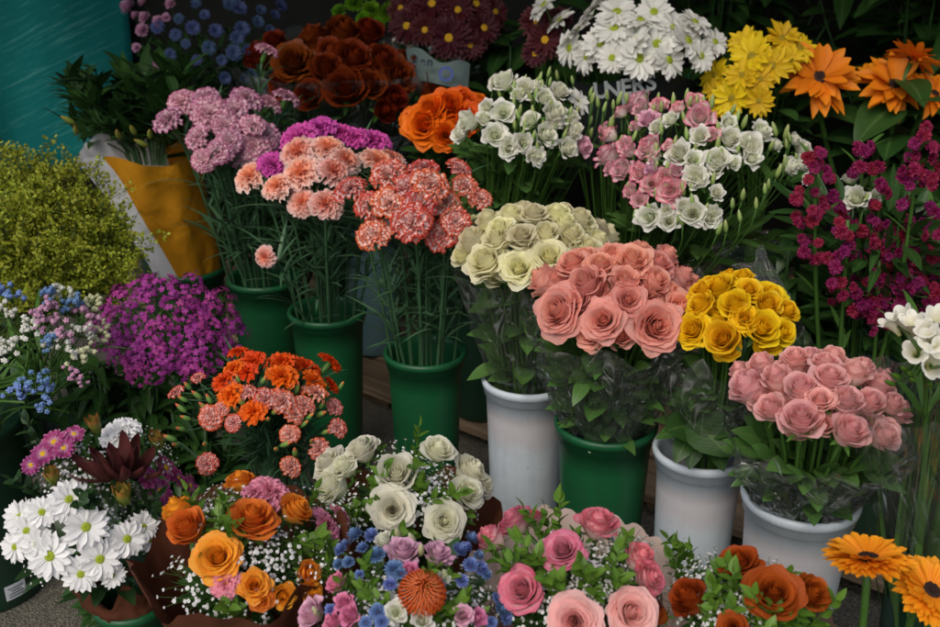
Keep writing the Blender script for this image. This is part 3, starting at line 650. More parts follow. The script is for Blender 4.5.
class Bunch:
    def __init__(s, name, label, cat, base, dome, group=None):
        s.base = Vector(base); s.dome = dome; s.px = []; s.o = thing(name, label, cat, s.base, group)
    def put(s, part, mesh, px, py, dia, tilt=None, push=0.0, sub=None, scale=None, mix=.0, label=None, jit=.22, up=0.0):
        p, n = s.dome.hit(px, py); n = (n + Vector((ru(-jit, jit), ru(-jit, jit), ru(-.05, .15)))).normalized()
        n = (n + Vector((0, 0, up))).normalized()
        if tilt is not None: n = Vector(tilt).normalized()
        if mix: n = n.lerp((CAM - p).normalized(), mix).normalized()
        k = scale if scale is not None else dia / 2 * depth(p) / F
        p = p + (p - CAM).normalized() * push
        o = link(part, mesh, frame(p, n, k), s.o)
        if label: o['label'] = label
        s.last = (p, n, k); s.px.append((px, py, dia))
        for nm, me in (sub or []): link(nm, me, W[o.name], o)
        return o
    def stem(s, o, drop, rim=.05, r=.002, **kw):
        p, n, k = s.last; link('stem', stem_mesh(p, n, s.base + Vector((0, 0, .03)), rim, r, drop * k, **kw), None, o)

def rose(b, x, y, d, mat, kind='rose_bloom', stem=True, **kw):
    d *= ru(.82, .98)
    mesh = BM(kind, P[mat]); o = b.put('rose', mesh, x, y, d, sub=[('calyx', BM('rose_calyx_small', G['calyx']))], **kw)
    if stem: b.stem(o, .8, r=.0024, rim=.045)
    return o

# ------------------------------------------------------------------ the four wrapped rose bunches in the middle
dS = Dome(610, 338, 1.26, 88, 92)
b = Bunch('rose_bunch', 'bunch of open salmon pink roses in cellophane above a green bucket', 'rose bunch', B6, dS, 'cellophane wrapped rose bunches')
for x, y, d in [(560,311,62),(603,320,52),(656,326,58),(545,281,46),(586,283,50),(625,281,42),(655,281,40),(681,308,42),(573,263,42),(600,265,40),(632,262,46),(657,265,38),(679,278,38),(641,252,36),(612,254,34),(666,256,32),(690,290,30),(628,300,40),(578,300,36)]:
    rose(b, x, y, d * 1.06, 'salmon', random.choice(['rose_bloom', 'rose_full', 'rose_cup', 'ruffle_rose']) if y < 305 else random.choice(['rose_full', 'rose_bloom', 'ruffle_rose']), mix=.2 if y > 300 else .1)
for x, y in scatter([(540, 300), (560, 265), (600, 250), (650, 248), (690, 275), (690, 315), (660, 335), (580, 335)], 20, 20): rose(b, x, y, ru(34, 44), 'salmon', random.choice(['rose_cup', 'ruffle_rose']), push=.022, up=0.3)
sleeve(B6, r6 * .82, dS, dS.a * .97, .34, dS.c.z + .02, 'cellophane', M_FILM, b.o, seed=1, wrink=.018)
foliage(B6, dS, .33, dS.c.z, .05, dS.a, 190, G['fresh'], b.o, seed=1)
dC = Dome(533, 275, 1.45, 82, 76)
b = Bunch('rose_bunch', 'bunch of creamy white roses in clear cellophane behind the salmon roses', 'rose bunch', B5, dC, 'cellophane wrapped rose bunches')
for x, y, d in [(486,262,54),(518,268,44),(549,257,46),(586,250,46),(473,241,40),(497,240,40),(521,236,38),(546,232,36),(571,234,38),(598,240,36),(489,221,36),(511,215,36),(534,214,34),(557,213,34),(580,219,34),(600,226,28),(471,225,30),(463,255,32),(500,228,34),(565,222,30)]:
    rose(b, x, y, d * 1.02, 'cream', random.choice(['rose_bloom', 'rose_cup', 'rose_cup', 'ruffle_rose']), up=.35)
for x, y in scatter([(465, 250), (480, 220), (530, 208), (590, 215), (610, 240), (570, 262), (500, 275)], 20, 18): rose(b, x, y, ru(34, 44), 'cream', random.choice(['rose_cup', 'ruffle_rose']), push=.022, up=0.5)
sleeve(B5, r5 * .8, dC, dC.a * .95, .345, dC.c.z + .01, 'cellophane', M_FILM2, b.o, seed=2, wrink=.008)
foliage(B5, dC, .33, dC.c.z - .02, .05, dC.a * .85, 110, G['fresh'], b.o, seed=2, L=.06, Wd=.035)
dY = Dome(735, 350, 1.20, 70, 76)
b = Bunch('rose_bunch', 'bunch of bright yellow roses in cellophane with leaves over a white bucket', 'rose bunch', B7, dY, 'cellophane wrapped rose bunches')
for x, y, d in [(722,338,48),(762,327,48),(693,330,44),(700,305,38),(735,305,40),(768,304,38),(720,286,38),(749,290,34),(787,311,36),(704,291,32),(783,332,32),(743,279,30),(745,318,34)]:
    rose(b, x, y, d * 1.04, 'yellow', random.choice(['rose_bloom', 'ruffle_rose', 'rose_cup']), mix=.1)
for x, y in scatter([(680, 330), (700, 285), (745, 275), (790, 305), (785, 340), (720, 348)], 12, 18): rose(b, x, y, ru(34, 44), 'yellow', random.choice(['rose_cup', 'rose_bloom']), push=.022, up=0.3)
sleeve(B7, r7 * .6, dY, dY.a * 1.12, .35, dY.c.z - .005, 'cellophane', M_FILM2, b.o, seed=3, wrink=.012, back=.05, edge=.03)
g = Geo(); f0, f1, f2, f3 = at_y(752, 268, 1.27), at_y(800, 318, 1.20), at_y(770, 262, 1.28), at_y(728, 268, 1.30)
def flap(u, v):
    t = (u + 1) / 2; p = f3.lerp(f1, t); q = f0.lerp(f2, t) + Vector((.0, .01, .02)) * math.sin(t * PI); return p.lerp(q, v) + Vector((0, .012 * math.sin(t * 9 + v * 4), .006 * math.sin(t * 13)))
g.grid(flap, 28, 8); link('cellophane_corner', g.mesh('cellophane_corner', [M_FILM]), None, b.o)
foliage(B7, dY, .36, dY.c.z - .02, .04, dY.a * .8, 90, G['fresh'], b.o, seed=3)
g = Geo()
for (x0, y0, x1, y1, L, Wd) in [(692,425,672,428,.06,.045),(690,418,717,442,.075,.058),(700,425,735,428,.06,.04),(697,430,690,470,.055,.032),(690,432,676,462,.05,.03),(708,430,722,462,.06,.034),(700,420,700,395,.05,.03)]:
    a = at_y(x0, y0, B7.y - r7 * .8); q = at_y(x1, y1, B7.y - r7 * 1.35); leaf(g, a, q - a, Vector((0, -.75, .65)), L, Wd, curve=.25, fold=.15, wav=.1, nv=8)
link('leaf_spray', g.mesh('leaf_spray', [G['rose']]), None, b.o)
dP = Dome(812, 440, 1.06, 92, 92)
b = Bunch('rose_bunch', 'bunch of pale pink rosebuds in crinkled cellophane at the right', 'rose bunch', B8, dP, 'cellophane wrapped rose bunches')
for x, y, d in [(748,387,50),(801,418,52),(850,430,50),(776,377,40),(761,364,36),(801,387,42),(830,377,40),(846,400,46),(885,436,44),(870,402,38),(796,357,34),(826,362,32),(855,372,34),(893,403,34),(741,372,32),(884,378,28),(770,408,42),(820,400,36)]:
    rose(b, x, y, d * 1.04, 'pink', random.choice(['rose_cup', 'rose_cup', 'rose_cup', 'rose_bloom']), mix=.0, up=.45)
for x, y in scatter([(735, 375), (770, 355), (860, 360), (900, 385), (900, 435), (850, 440), (780, 425)], 20, 20): rose(b, x, y, ru(34, 44), 'pink', random.choice(['rose_cup', 'rose_cup']), push=.022, up=0.5)
sleeve(B8, r8 * .8, dP, dP.a * .97, .335, dP.c.z + .005, 'cellophane', M_FILM, b.o, seed=4, wrink=.022)
foliage(B8, dP, .34, dP.c.z - .01, .055, dP.a * .9, 190, G['fresh'], b.o, seed=4)

# ------------------------------------------------------------------ single stems in the buckets
def carnations(pts, dome, base, rim, mat, noun, where, group, nrow, kind='carnation_bloom', leaves=20, hs=1.0):
    lab = row_labels([(p[0], p[1]) for p in pts], ROWS[nrow])
    for i, (x, y, d) in enumerate(pts):
        p, n = dome.hit(x, y); n = (n * .8 + Vector((0, -.15, .5)) + Vector((ru(-.5, .5), ru(-.5, .2), 0))).normalized(); k = d / 2 * depth(p) / F * hs * ru(.86, 1.1); p = p + (p - CAM).normalized() * ru(-.03, .02)
        t = thing('carnation', f'{noun}, {lab[i]} {where}', 'carnation', base, group)
        bl = link('bloom', BM(kind, P[mat]), frame(p, n, k), t); link('calyx', BM('cup', G['calyx']), W[bl.name], t)
        link('stem', stem_mesh(p, n, base + Vector((0, 0, .03)), rim, ru(.0021, .003), 1.0 * k, mat=G['carn'], leaves=leaves, ll=.095, lw=.0065), None, t)
carnations([(168,119,36),(181,101,34),(205,97,36),(210,112,44),(247,98,40),(271,103,32),(287,97,30),(197,136,36),(226,124,36),(218,151,38),(203,160,32),(253,124,32),(255,146,38),(267,137,34),(240,157,34),(268,153,28),(235,108,34),(267,50,28),(230,140,30)],
    Dome(228, 175, 1.93, 76, 88), B2, r2, 'lilac', 'lilac pink veined carnation', 'of the lilac bunch', 'lilac carnations in the second green bucket', 4, hs=.94)
carnations([(320,128,38),(298,137,36),(342,133,34),(373,140,38),(354,137,32),(273,164,30)],
    Dome(325, 190, 1.84, 80, 70), Vector((B3.x, B3.y, 0)), r3, 'magenta_carn', 'vivid magenta carnation', 'behind the salmon ones', 'magenta carnations behind the salmon ones', 2, leaves=8, hs=1.1)
carnations([(251,176,40),(298,152,38),(328,148,38),(301,173,42),(277,186,36),(334,171,42),(346,160,36),(377,161,38),(326,204,36),(303,202,36),(265,257,26),(391,158,32)],
    Dome(322, 220, 1.74, 82, 78), B3, r3, 'salmon_carn', 'salmon and white carnation', 'of the salmon bunch', 'salmon and white carnations in the third bucket', 3, hs=1.05, leaves=24)
carnations([(388,173,42),(350,188,40),(424,168,36),(460,169,36),(431,184,44),(466,186,36),(480,198,26),(390,201,44),(371,205,36),(373,234,44),(411,222,46),(442,233,50),(446,202,42),(420,202,42),(457,221,38),(405,186,34)],
    Dome(418, 245, 1.54, 80, 84), B4, r4, 'red_edge', 'white carnation with red edges', 'of its bunch', 'red edged carnations in the bright green bucket', 4, hs=.95)

# orange spray carnations: a stem carries a bloom and the buds nearest to it
dSp = Dome(258, 470, 1.30, 98, 118)
blooms = [(238,352,20,0),(254,360,26,0),(234,368,24,0),(282,361,28,0),(282,376,34,0),(306,367,30,0),(330,363,26,0),(314,381,28,0),(331,385,20,0),(224,380,26,0),(230,394,28,0),(253,411,28,0),(246,372,24,0),
 (211,417,26,1),(198,377,15,1),(176,392,18,1),(229,386,18,1),(248,392,18,1),(266,399,24,1),(282,401,30,1),(315,392,28,1),(304,405,24,1),(295,414,22,1),(335,407,18,1),(338,428,20,1),(290,434,20,1),(320,449,22,1),(233,423,18,1),(207,463,22,1),(291,467,22,1),(221,409,16,1)]
buds = [(188,386),(181,408),(186,418),(170,438),(181,429),(183,399),(209,399),(197,395),(238,379),(264,380),(236,409),(268,419),(290,388),(297,388),(322,405),(326,432),(312,441),(276,449),(286,444),(295,452),(341,386),(309,417),(329,387),(204,407),(205,444),(304,424),(321,414),(258,398),(242,402),(275,412),(176,445)]
lab = row_labels([(q[0], q[1]) for q in blooms], ['topmost row', 'upper middle row', 'lower middle row', 'lowest row']); owners = []
for i, (x, y, d, kind) in enumerate(blooms):
    p, n = dSp.hit(x, y); n = (n + Vector((ru(-.4, .4), ru(-.4, .3), ru(0, .5)))).normalized(); k = d / 2 * depth(p) / F * 1.12
    t = thing('spray_carnation', f"{'orange and white' if kind else 'plain orange'} spray carnation, {lab[i]}", 'carnation', BH9, 'orange spray carnations')
    bl = link('bloom', BM('spray_bloom', P['bi_carn' if kind else 'orange_carn']), frame(p, n, k), t); link('calyx', BM('cup', G['calyx']), W[bl.name], t)
    link('stem', stem_mesh(p, n, BH9 + Vector((0, 0, .03)), .06, .0013, k, mat=G['carn'], leaves=18, ll=.07, lw=.005), None, t); owners.append((x, y, t, p, n))
for x, y in buds:
    p, n = dSp.hit(x, y); n = (n + Vector((ru(-.5, .5), ru(-.5, .3), ru(0, .6)))).normalized(); o = min(owners, key=lambda q: (q[0] - x) ** 2 + (q[1] - y) ** 2)
    bo = link('bud', BM('bud', P['bud_orange']), frame(p, n, ru(.0095, .0125)), o[2])
    g = Geo(); q = o[3] - o[4] * .05; g.tube(bez(q, q + Vector((0, 0, .01)), p - n * .03, p - n * .009, 5), .0011, n=4); link('bud_stem', g.mesh('bud_stem', [G['carn']]), None, bo)

# ------------------------------------------------------------------ front bouquets
def filler(b, gyps=(), leaves=(), kind='bright', gs=1.0, ls=1.0, extra=12, nl=4):
    xs = [q[0] for q in b.px]; ys = [q[1] for q in b.px]; free = lambda x, y, f: all((x - q[0]) ** 2 + (y - q[1]) ** 2 > (q[2] * f) ** 2 for q in b.px if q[2] > 26)
    more = [(ru(min(xs), max(xs)), ru(min(ys), min(618, max(ys) + 10))) for _ in range(90)]; more = [q for q in more if free(q[0], q[1], .52)]
    gyps = list(gyps) + more[:extra]; leaves = [q for q in list(leaves) + more[extra:extra + nl] if free(q[0], q[1], .44)]
    for x, y in gyps:
        p, n = b.dome.hit(x, y); n = (n + Vector((ru(-.2, .2), ru(-.2, .2), .3))).normalized(); link('gypsophila_sprig', gyp(), frame(p - n * .082, n, gs * ru(.9, 1.1)), b.o)
    for x, y in leaves:
        p, n = b.dome.hit(x, y); n = (n + Vector((ru(-.3, .3), ru(-.3, .3), .5))).normalized(); link('leaf_sprig', lfs(kind), frame(p - n * .062, n, ls * ru(.85, 1.15)), b.o)
def small(b, part, mesh, pts, **kw):
    for q in pts: b.put(part, mesh() if callable(mesh) else mesh, q[0], q[1], q[2], **kw)

# white daisies with leucadendron
d1 = Dome(98, 580, 1.06, 88, 150)
b = Bunch('mixed_bouquet', 'bouquet of white daisies, purple daisies and dark leucadendron in brown paper', 'bouquet', B11, d1, 'wrapped bouquets in front')
def daisy(b, x, y, d, mat='white', rays='daisy_rays', disc=M_GC, dk='disc', **kw):
    o = b.put('daisy', BM(rays, P[mat]), x, y, d, **kw); link('disc', BM(dk, disc), W[o.name], o); return o
for x, y, d in [(86,527,46),(50,556,50),(100,559,44),(127,539,40),(69,499,40),(27,531,38),(20,517,36),(42,512,34),(81,574,38),(143,527,34),(15,547,32),(63,508,30),(38,543,34),(112,575,28),(150,540,26)]: daisy(b, x, y, d * 1.05, mix=.4)
for x, y, d in [(166,468,32),(160,491,32),(147,477,26),(190,486,28),(43,454,28),(54,442,28),(74,434,22),(31,465,22),(64,448,24),(178,478,24)]: daisy(b, x, y, d * 1.05, 'purple', disc=M_YC, dk='disc', mix=.3)
for x, y, s in [(52,475,19),(123,494,22),(94,424,18),(157,440,18)]: b.put('leucadendron_bract', BM('bract', P['leuca']), x, y, s * 1.7, tilt=(ru(-.2, .2), -.25, 1))
for x, y, s in [(118,468,26),(99,470,24),(137,468,24)]: b.put('leucadendron_bract', BM('dark_bract', P['leuca_dark']), x, y, s * 1.8, tilt=((x - 118) * .03, -.35, 1), label='dark plum leucadendron leaves')
b.put('carnation', BM('carnation_bloom', P['white']), 121, 432, 42, tilt=(0, -.3, 1))
filler(b, [(70,455),(75,470),(103,500),(108,515),(150,455),(95,490),(140,470),(85,445)], [(60,520),(30,480),(110,535),(140,500),(20,505),(80,490),(150,510),(100,540)], 'dark', gs=.75)
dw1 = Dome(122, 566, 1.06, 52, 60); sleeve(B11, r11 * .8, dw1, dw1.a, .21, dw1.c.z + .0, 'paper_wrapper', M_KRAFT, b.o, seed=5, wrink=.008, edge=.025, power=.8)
foliage(B11, d1, .25, d1.c.z + .06, .03, d1.a * .8, 60, G['dark'], b.o, seed=6, L=.05, Wd=.018)

# orange roses in brown paper
d2 = Dome(247, 592, .97, 100, 108); base2 = Vector((d2.c.x, d2.c.y + .02, 0))
b = Bunch('mixed_bouquet', 'bouquet of orange roses and white gypsophila in a brown paper cone', 'bouquet', base2, d2, 'wrapped bouquets in front')
for x, y, d, k in [(186,527,56,'rose_cup'),(178,510,46,'rose_cup'),(218,557,58,'rose_full'),(252,518,56,'rose_bloom'),(296,509,48,'rose_bloom'),(309,572,36,'rose_cup'),(254,585,40,'ruffle_rose'),(284,596,36,'rose_cup'),(262,600,30,'rose_bloom'),(312,592,30,'rose_cup'),(240,481,36,'rose_bloom')]: rose(b, x, y, d, 'orange', k, mix=.12)
for x, y, d in [(270,491,46),(326,526,46),(226,583,34),(256,492,30),(340,515,30)]: b.put('carnation', BM('carnation_bloom', P['soft_pink']), x, y, d)
filler(b, [(272,542),(262,548),(283,548),(271,563),(216,488),(226,494),(301,547),(290,556),(280,535),(218,480),(232,485)], [(210,506),(203,500),(296,525),(188,565),(227,513),(318,548),(300,535),(210,520),(330,545),(240,540),(200,540)], gs=.95)
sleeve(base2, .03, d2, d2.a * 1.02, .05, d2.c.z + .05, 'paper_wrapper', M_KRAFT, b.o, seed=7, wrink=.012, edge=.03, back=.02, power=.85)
foliage(base2, d2, .25, d2.c.z + .03, .04, d2.a * .8, 40, G['rose'], b.o, seed=7, L=.045, Wd=.022)

# white roses
d3 = Dome(402, 540, 1.16, 98, 112); base3 = Vector((d3.c.x, d3.c.y + .03, 0))
b = Bunch('mixed_bouquet', 'bouquet of white roses with gypsophila and green leaves', 'bouquet', base3, d3, 'wrapped bouquets in front')
for x, y, d, k in [(396,474,52,'rose_cup'),(392,509,56,'rose_full'),(444,521,52,'rose_full'),(331,485,48,'rose_bloom'),(329,464,48,'rose_full'),(362,449,40,'rose_bloom'),(438,449,42,'rose_bloom'),(471,471,46,'rose_full'),(468,492,46,'rose_bloom'),(344,466,38,'ruffle_rose'),(482,484,34,'rose_bloom')]: rose(b, x, y, d, 'white_rose', k, mix=.12)
filler(b, [(402,446),(394,450),(410,452),(439,474),(430,478),(448,480),(352,471),(404,438),(450,466)], [(358,496),(425,486),(432,498),(362,464),(382,437),(470,508),(420,470),(355,505),(440,490),(414,494),(370,480),(366,510),(424,440),(455,500)], gs=.9)
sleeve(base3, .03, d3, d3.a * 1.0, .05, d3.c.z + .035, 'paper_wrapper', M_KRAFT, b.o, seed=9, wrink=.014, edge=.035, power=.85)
foliage(base3, d3, .22, d3.c.z + .05, .04, d3.a * .85, 40, G['rose'], b.o, seed=9, L=.045, Wd=.02)

# blue and pink with the pincushion
d4 = Dome(408, 640, .88, 118, 116); base4 = Vector((d4.c.x, d4.c.y + .02, 0))
b = Bunch('mixed_bouquet', 'bouquet of blue asters and pink lisianthus round an orange pincushion', 'bouquet', base4, d4, 'wrapped bouquets in front')
for x, y, d in [(356,536,18),(372,537,18),(378,556,19),(394,570,20),(363,549,14),(349,563,14),(339,565,13),(390,585,15),(378,612,19),(382,622,16),(366,623,14),(471,540,16),(459,551,18),(470,566,17),(480,569,17),(461,581,15),(478,557,13),(500,610,18),(505,618,16),(491,622,13),(331,610,13),(341,551,15),(400,574,15),(346,545,12),(466,548,13),(486,575,12),(496,598,12),(440,585,12),(360,575,11)]:
    o = b.put('aster', BM('pompom', P['blue']), x, y, d)
for x, y, d, m in [(336,582,26,'lis_rose'),(344,602,22,'lis_rose'),(350,615,28,'lis_rose'),(332,622,24,'lis_rose'),(403,550,36,'lis_pale'),(437,553,34,'lis_pale'),(410,570,22,'lis_rose'),(311,612,36,'lis_pale'),(464,615,24,'lis_pale'),(478,617,22,'lis_rose'),(422,620,24,'lis_white'),(383,539,22,'lis_white'),(396,612,26,'lis_white'),(444,577,16,'lis_white')]:
    b.put('lisianthus', BM('lisianthus_bloom', P[m]), x, y, d)
for x, y in [(398,534),(421,550),(445,575),(412,539),(316,612)]: b.put('bud', BM('bud', P['bud_cream']), x, y, 22, tilt=(ru(-.3, .3), -.4, 1))
b.put('pincushion_flower', BM('pincushion_pins', P['pin']), 422, 594, 45, mix=.4)
filler(b, [(373,598),(363,602),(383,600),(407,562),(481,593),(470,600),(372,590),(440,605),(486,585),(400,556),(450,612),(488,606)], [(354,566),(355,580),(351,590),(451,597),(471,595),(437,571),(462,605),(430,570),(345,575),(480,600),(390,600),(410,585),(365,560),(455,570),(440,615),(405,605)], gs=.8, ls=.85)
sleeve(base4, .03, d4, d4.a * 1.03, .05, d4.c.z + .03, 'paper_wrapper', M_PLUM, b.o, seed=11, wrink=.012, edge=.02, back=-.045, power=.85)
foliage(base4, d4, .28, d4.c.z + .06, .04, d4.a * .85, 60, G['rose'], b.o, seed=11, L=.04, Wd=.018)

# pink edged roses in scalloped beige tissue
d5 = Dome(577, 640, .90, 112, 126); base5 = Vector((d5.c.x, d5.c.y + .02, 0))
b = Bunch('mixed_bouquet', 'bouquet of pink edged cream roses in scalloped beige tissue', 'bouquet', base5, d5, 'wrapped bouquets in front')
for x, y, d, k in [(563,551,54,'rose_full'),(522,590,54,'rose_bloom'),(574,622,64,'rose_full'),(631,612,62,'rose_full'),(515,520,48,'rose_bloom'),(491,537,42,'rose_cup'),(598,523,48,'ruffle_rose'),(640,557,46,'rose_cup'),(650,577,42,'rose_bloom'),(532,517,30,'rose_bloom')]: rose(b, x, y, d, 'bicolor_rose' if y < 600 else 'pink', k, mix=.15)
filler(b, [(524,532),(515,536),(598,546),(605,552),(590,540),(579,585),(557,593),(568,590),(595,584),(545,600),(590,575),(606,540)], [(521,549),(538,562),(549,518),(592,530),(551,575),(620,572),(530,555),(545,565),(556,522),(512,560),(610,575),(600,565),(540,580),(575,520),(600,590),(560,580)], gs=.85)
sleeve(base5, .03, d5, d5.a * 1.10, .05, d5.c.z + .005, 'paper_wrapper', M_PALE, b.o, seed=13, wrink=.010, edge=.008, back=.066, scallop=30, sc_amp=.011, nu=208, power=.85)
foliage(base5, d5, .28, d5.c.z + .06, .04, d5.a * .8, 60, G['rose'], b.o, seed=13, L=.045, Wd=.022)

# rust red roses
d6 = Dome(746, 650, .88, 106, 110); base6 = Vector((d6.c.x, d6.c.y + .02, 0))
b = Bunch('mixed_bouquet', 'bouquet of rust red roses with gypsophila and light green leaves', 'bouquet', base6, d6, 'wrapped bouquets in front')
for x, y, d, k in [(688,597,54,'rose_cup'),(773,594,66,'rose_bloom'),(739,562,48,'rose_bloom'),(812,593,48,'rose_cup'),(733,628,40,'rose_bloom'),(656,614,30,'rose_cup')]: rose(b, x, y, d, 'rust', k, mix=.08)
filler(b, [(702,546),(697,557),(714,562),(734,604),(746,614),(725,614),(795,620),(740,596),(708,552),(752,606),(720,600),(690,560)], [(682,540),(680,550),(674,558),(714,582),(718,590),(731,573),(787,574),(814,597),(789,618),(821,614),(710,575),(725,580),(672,566),(800,612),(755,625),(700,615),(670,600),(770,622)], gs=.85, ls=1.0)
sleeve(base6, .03, d6, d6.a * .98, .05, d6.c.z + .01, 'paper_wrapper', M_PLUM, b.o, seed=15, wrink=.012, edge=.03, power=.85)
foliage(base6, d6, .28, d6.c.z + .05, .04, d6.a * .85, 60, G['rose'], b.o, seed=15, L=.045, Wd=.02)

# ------------------------------------------------------------------ gerberas
for (x, y, d, tilt, lb) in [(868, 560, 90, (-.02, .20, 1), 'orange yellow gerbera seen from the side, left of the two'), (930, 592, 84, (.25, -.5, 1), 'orange yellow gerbera with a dark centre at the bottom right corner')]:
    p = at_y(x, y, .86); k = d / 2 * depth(p) / F; n = Vector(tilt).normalized(); base = Vector((p.x + .02, p.y + .01, 0))
    t = thing('gerbera', lb, 'gerbera', base, 'orange gerberas'); bl = link('bloom', BM('gerbera_rays', P['gerbera']), frame(p, n, k), t); link('disc', BM('bigdisc', M_DC), W[bl.name], bl)
    g = Geo(); g.lathe([(.06, -.25), (.16, -.18), (.26, -.06), (.3, .02)], n=14); link('calyx', g.mesh('calyx', [G['calyx']]), W[bl.name], t)
    g = Geo(); g.tube(bez(base, base + Vector((0, 0, .2)), p - n * .08, p - n * k * .2, 10), .0042, n=8); link('stem', g.mesh('stem', [G['stem']]), None, t)

# ------------------------------------------------------------------ left side: goldenrod, statice, violet mound
dG = Dome(62, 300, 1.72, 110, 125)
b = Bunch('goldenrod_bunch', 'mass of tiny lime yellow goldenrod sprays at the left', 'goldenrod', BH7, dG)
for x, y in scatter([(-15,196),(20,180),(60,180),(80,196),(98,225),(116,258),(120,290),(60,296),(-15,300)], 98, 8.0):
    p, n = dG.hit(x, y); n = (n + Vector((ru(-.35, .35), ru(-.35, .35), .6))).normalized(); link('goldenrod_spray', sprig('goldenrod_spray', sol_geo, [P['sol'], G['olive']]), frame(p - n * .08 + Vector((0, ru(-.02, .05), 0)), n, ru(1.0, 1.4)), b.o)
foliage(BH7, dG, .25, dG.c.z + .02, .06, dG.a * .9, 420, G['olive'], b.o, seed=21, L=.05, Wd=.012)
dV = Dome(170, 390, 1.55, 88, 112)
b = Bunch('violet_bunch', 'dense mound of small violet magenta flowers between goldenrod and carnations', 'violet flowers', BH8, dV)
for x, y in scatter([(98,320),(120,290),(150,278),(200,282),(232,300),(243,330),(236,352),(200,368),(168,380),(140,378),(120,356),(98,346)], 70, 10):
    p, n = dV.hit(x, y); n = (n + Vector((ru(-.3, .3), ru(-.3, .3), .25))).normalized(); link('flower_head', sprig('flower_head', violet_geo, [P['violet'], G['stem']]), frame(p + Vector((0, ru(-.01, .02), 0)), n, ru(.65, .95)), b.o)
foliage(BH8, dV, .17, dV.c.z + .03, .06, dV.a * .9, 120, G['dark'], b.o, seed=22, L=.05, Wd=.012)
dT = Dome(40, 390, 1.36, 78, 105); heads = [(30,330,'white'),(9,351,'white'),(84,331,'white'),(81,354,'cream'),(61,347,'white'),(67,294,'white'),(93,301,'cream'),(101,330,'cream'),(3,310,'white'),(47,306,'pink'),(60,326,'pink'),(88,319,'pink'),(75,375,'pink'),(51,340,'blue'),(75,303,'blue'),(49,294,'blue'),(32,378,'blue'),(21,390,'blue'),(46,399,'blue'),(8,292,'blue'),(36,318,'pink')]
for c in ('white', 'cream', 'pink', 'blue'):
    hs = [h for h in heads if h[2] == c]; lab = row_labels(hs, ROWS[1] if len(hs) < 4 else ROWS[2])
    for i, (x, y, _) in enumerate(hs):
        p, n = dT.hit(x, y); n = (n + Vector((ru(-.3, .3), ru(-.3, .1), .6))).normalized()
        t = thing('statice', f"{c} statice flower head, {lab[i]} of the {c} statice stems", 'statice', B10, 'statice stems at the left edge')
        link('flower_head', sprig('flower_head', statice_geo, [P['st_' + c], G['stem']]), frame(p, n, ru(.85, 1.1)), t)
        link('stem', stem_mesh(p, n, B10 + Vector((0, 0, .03)), .08, .0022, .08, leaves=3, ll=.12, lw=.008), None, t)

# ------------------------------------------------------------------ grey and yellow wrapped foliage
dW = Dome(143, 150, 1.97, 50, 30)
b = Bunch('foliage_bunch', 'bunch of dark leafy stems wrapped in grey and yellow paper', 'foliage bunch', B1, dW)
top = at_y(143, 150, 1.95); bot = Vector((B1.x, B1.y, .32)); dk = depth(top)
def wrapfn(u, v):
    a = u * PI; c = bot.lerp(top, v) ; r = .062 + (.048 * dk / 2.1) * v + (.008 * noise.noise(Vector((math.cos(a) * 2, math.sin(a) * 2, v * 2))) + .006 * abs(noise.noise(Vector((math.cos(a) * 5 + v * 3, math.sin(a) * 5, v * 5))))) * (1 + v) + .02 * v ** 4 * max(0, -math.cos(a))
    return (c.x + r * math.cos(a), c.y + r * math.sin(a), c.z + v ** 4 * (.012 * math.sin(a * 3 + 1) + .02 * max(0, math.sin(a))))
# seam of the two colours at the camera side: u = -.5 faces the camera
g = Geo(); g.grid(wrapfn, 64, 16, wrap=True); uvs = []
for (uu, vv) in g.uv:
    ang = (uu * 2 - 1); uvs.append((((ang + .5 + 1) % 2) / 2, vv))     # .5 at the camera side
g.uv = uvs; link('paper_wrapper', g.mesh('paper_wrapper', [M_SPLIT]), None, b.o)
random.seed(31)
for k in range(60):
    x = ru(70, 188); yt = 78 + .0022 * (x - 135) ** 2 + ru(-12, 40); p = at_y(x, yt, 2.08 + ru(-.10, .14)); g = Geo(); basep = at_y(150 + (x - 135) * .3, 165, 1.97)
    pts = bez(basep, basep + Vector((0, 0, .06)), p - Vector((0, 0, .05)), p, 6); g.tube(pts, .0018, n=4)
    for i in range(9):
        a = ru(0, 6.3); leaf(g, pts[random.randint(2, 6)], (math.cos(a), math.sin(a), ru(.3, 1.8)), (0, 0, 1), ru(.06, .10), ru(.016, .028), curve=ru(.1, .7))
    link('leafy_stem', g.mesh('leafy_stem', [G['rose'] if k % 3 else G['dark']]), None, b.o)
for x, y in [(76,130),(133,130),(141,143),(68,120),(150,134),(118,134)]: 
    p = at_y(x, y, 1.86); link('bud', BM('bud', P['leuca']), frame(p, Vector((ru(-.6, .3), -.5, .5)), .016), b.o)

# ------------------------------------------------------------------ back row
def wide_daisies(b, pts, mat, rays, disc, part='daisy', dk='disc', mix=.15, k=1.0, jit=.3):
    for x, y, d in pts:
        o = b.put(part, BM(rays, P[mat]), x, y, d * k, mix=mix, jit=jit); link('disc', BM(dk, disc), W[o.name], o); b.stem(o, .05, r=.002)
dD = Dome(640, 95, 2.10, 95, 110)
b = Bunch('daisy_bunch', 'bunch of large white daisies in black printed wrap at the back', 'daisy bunch', BH3, dD)
wide_daisies(b, [(577,30,46),(544,5,40),(587,56,42),(639,58,50),(688,41,50),(614,28,46),(634,41,46),(657,44,46),(669,60,42),(594,8,50),(617,12,46),(641,20,46),(674,28,42),(570,48,40),(612,58,36),(695,22,40),(654,12,40),(701,56,36),(715,42,34),(560,20,36),(600,44,40)], 'back_white', 'daisy_rays', M_GC, mix=.0, jit=.6)
foliage(BH3, dD, .5, dD.c.z + .03, .05, dD.a * .9, 120, G['rose'], b.o, seed=33, L=.07, Wd=.03)
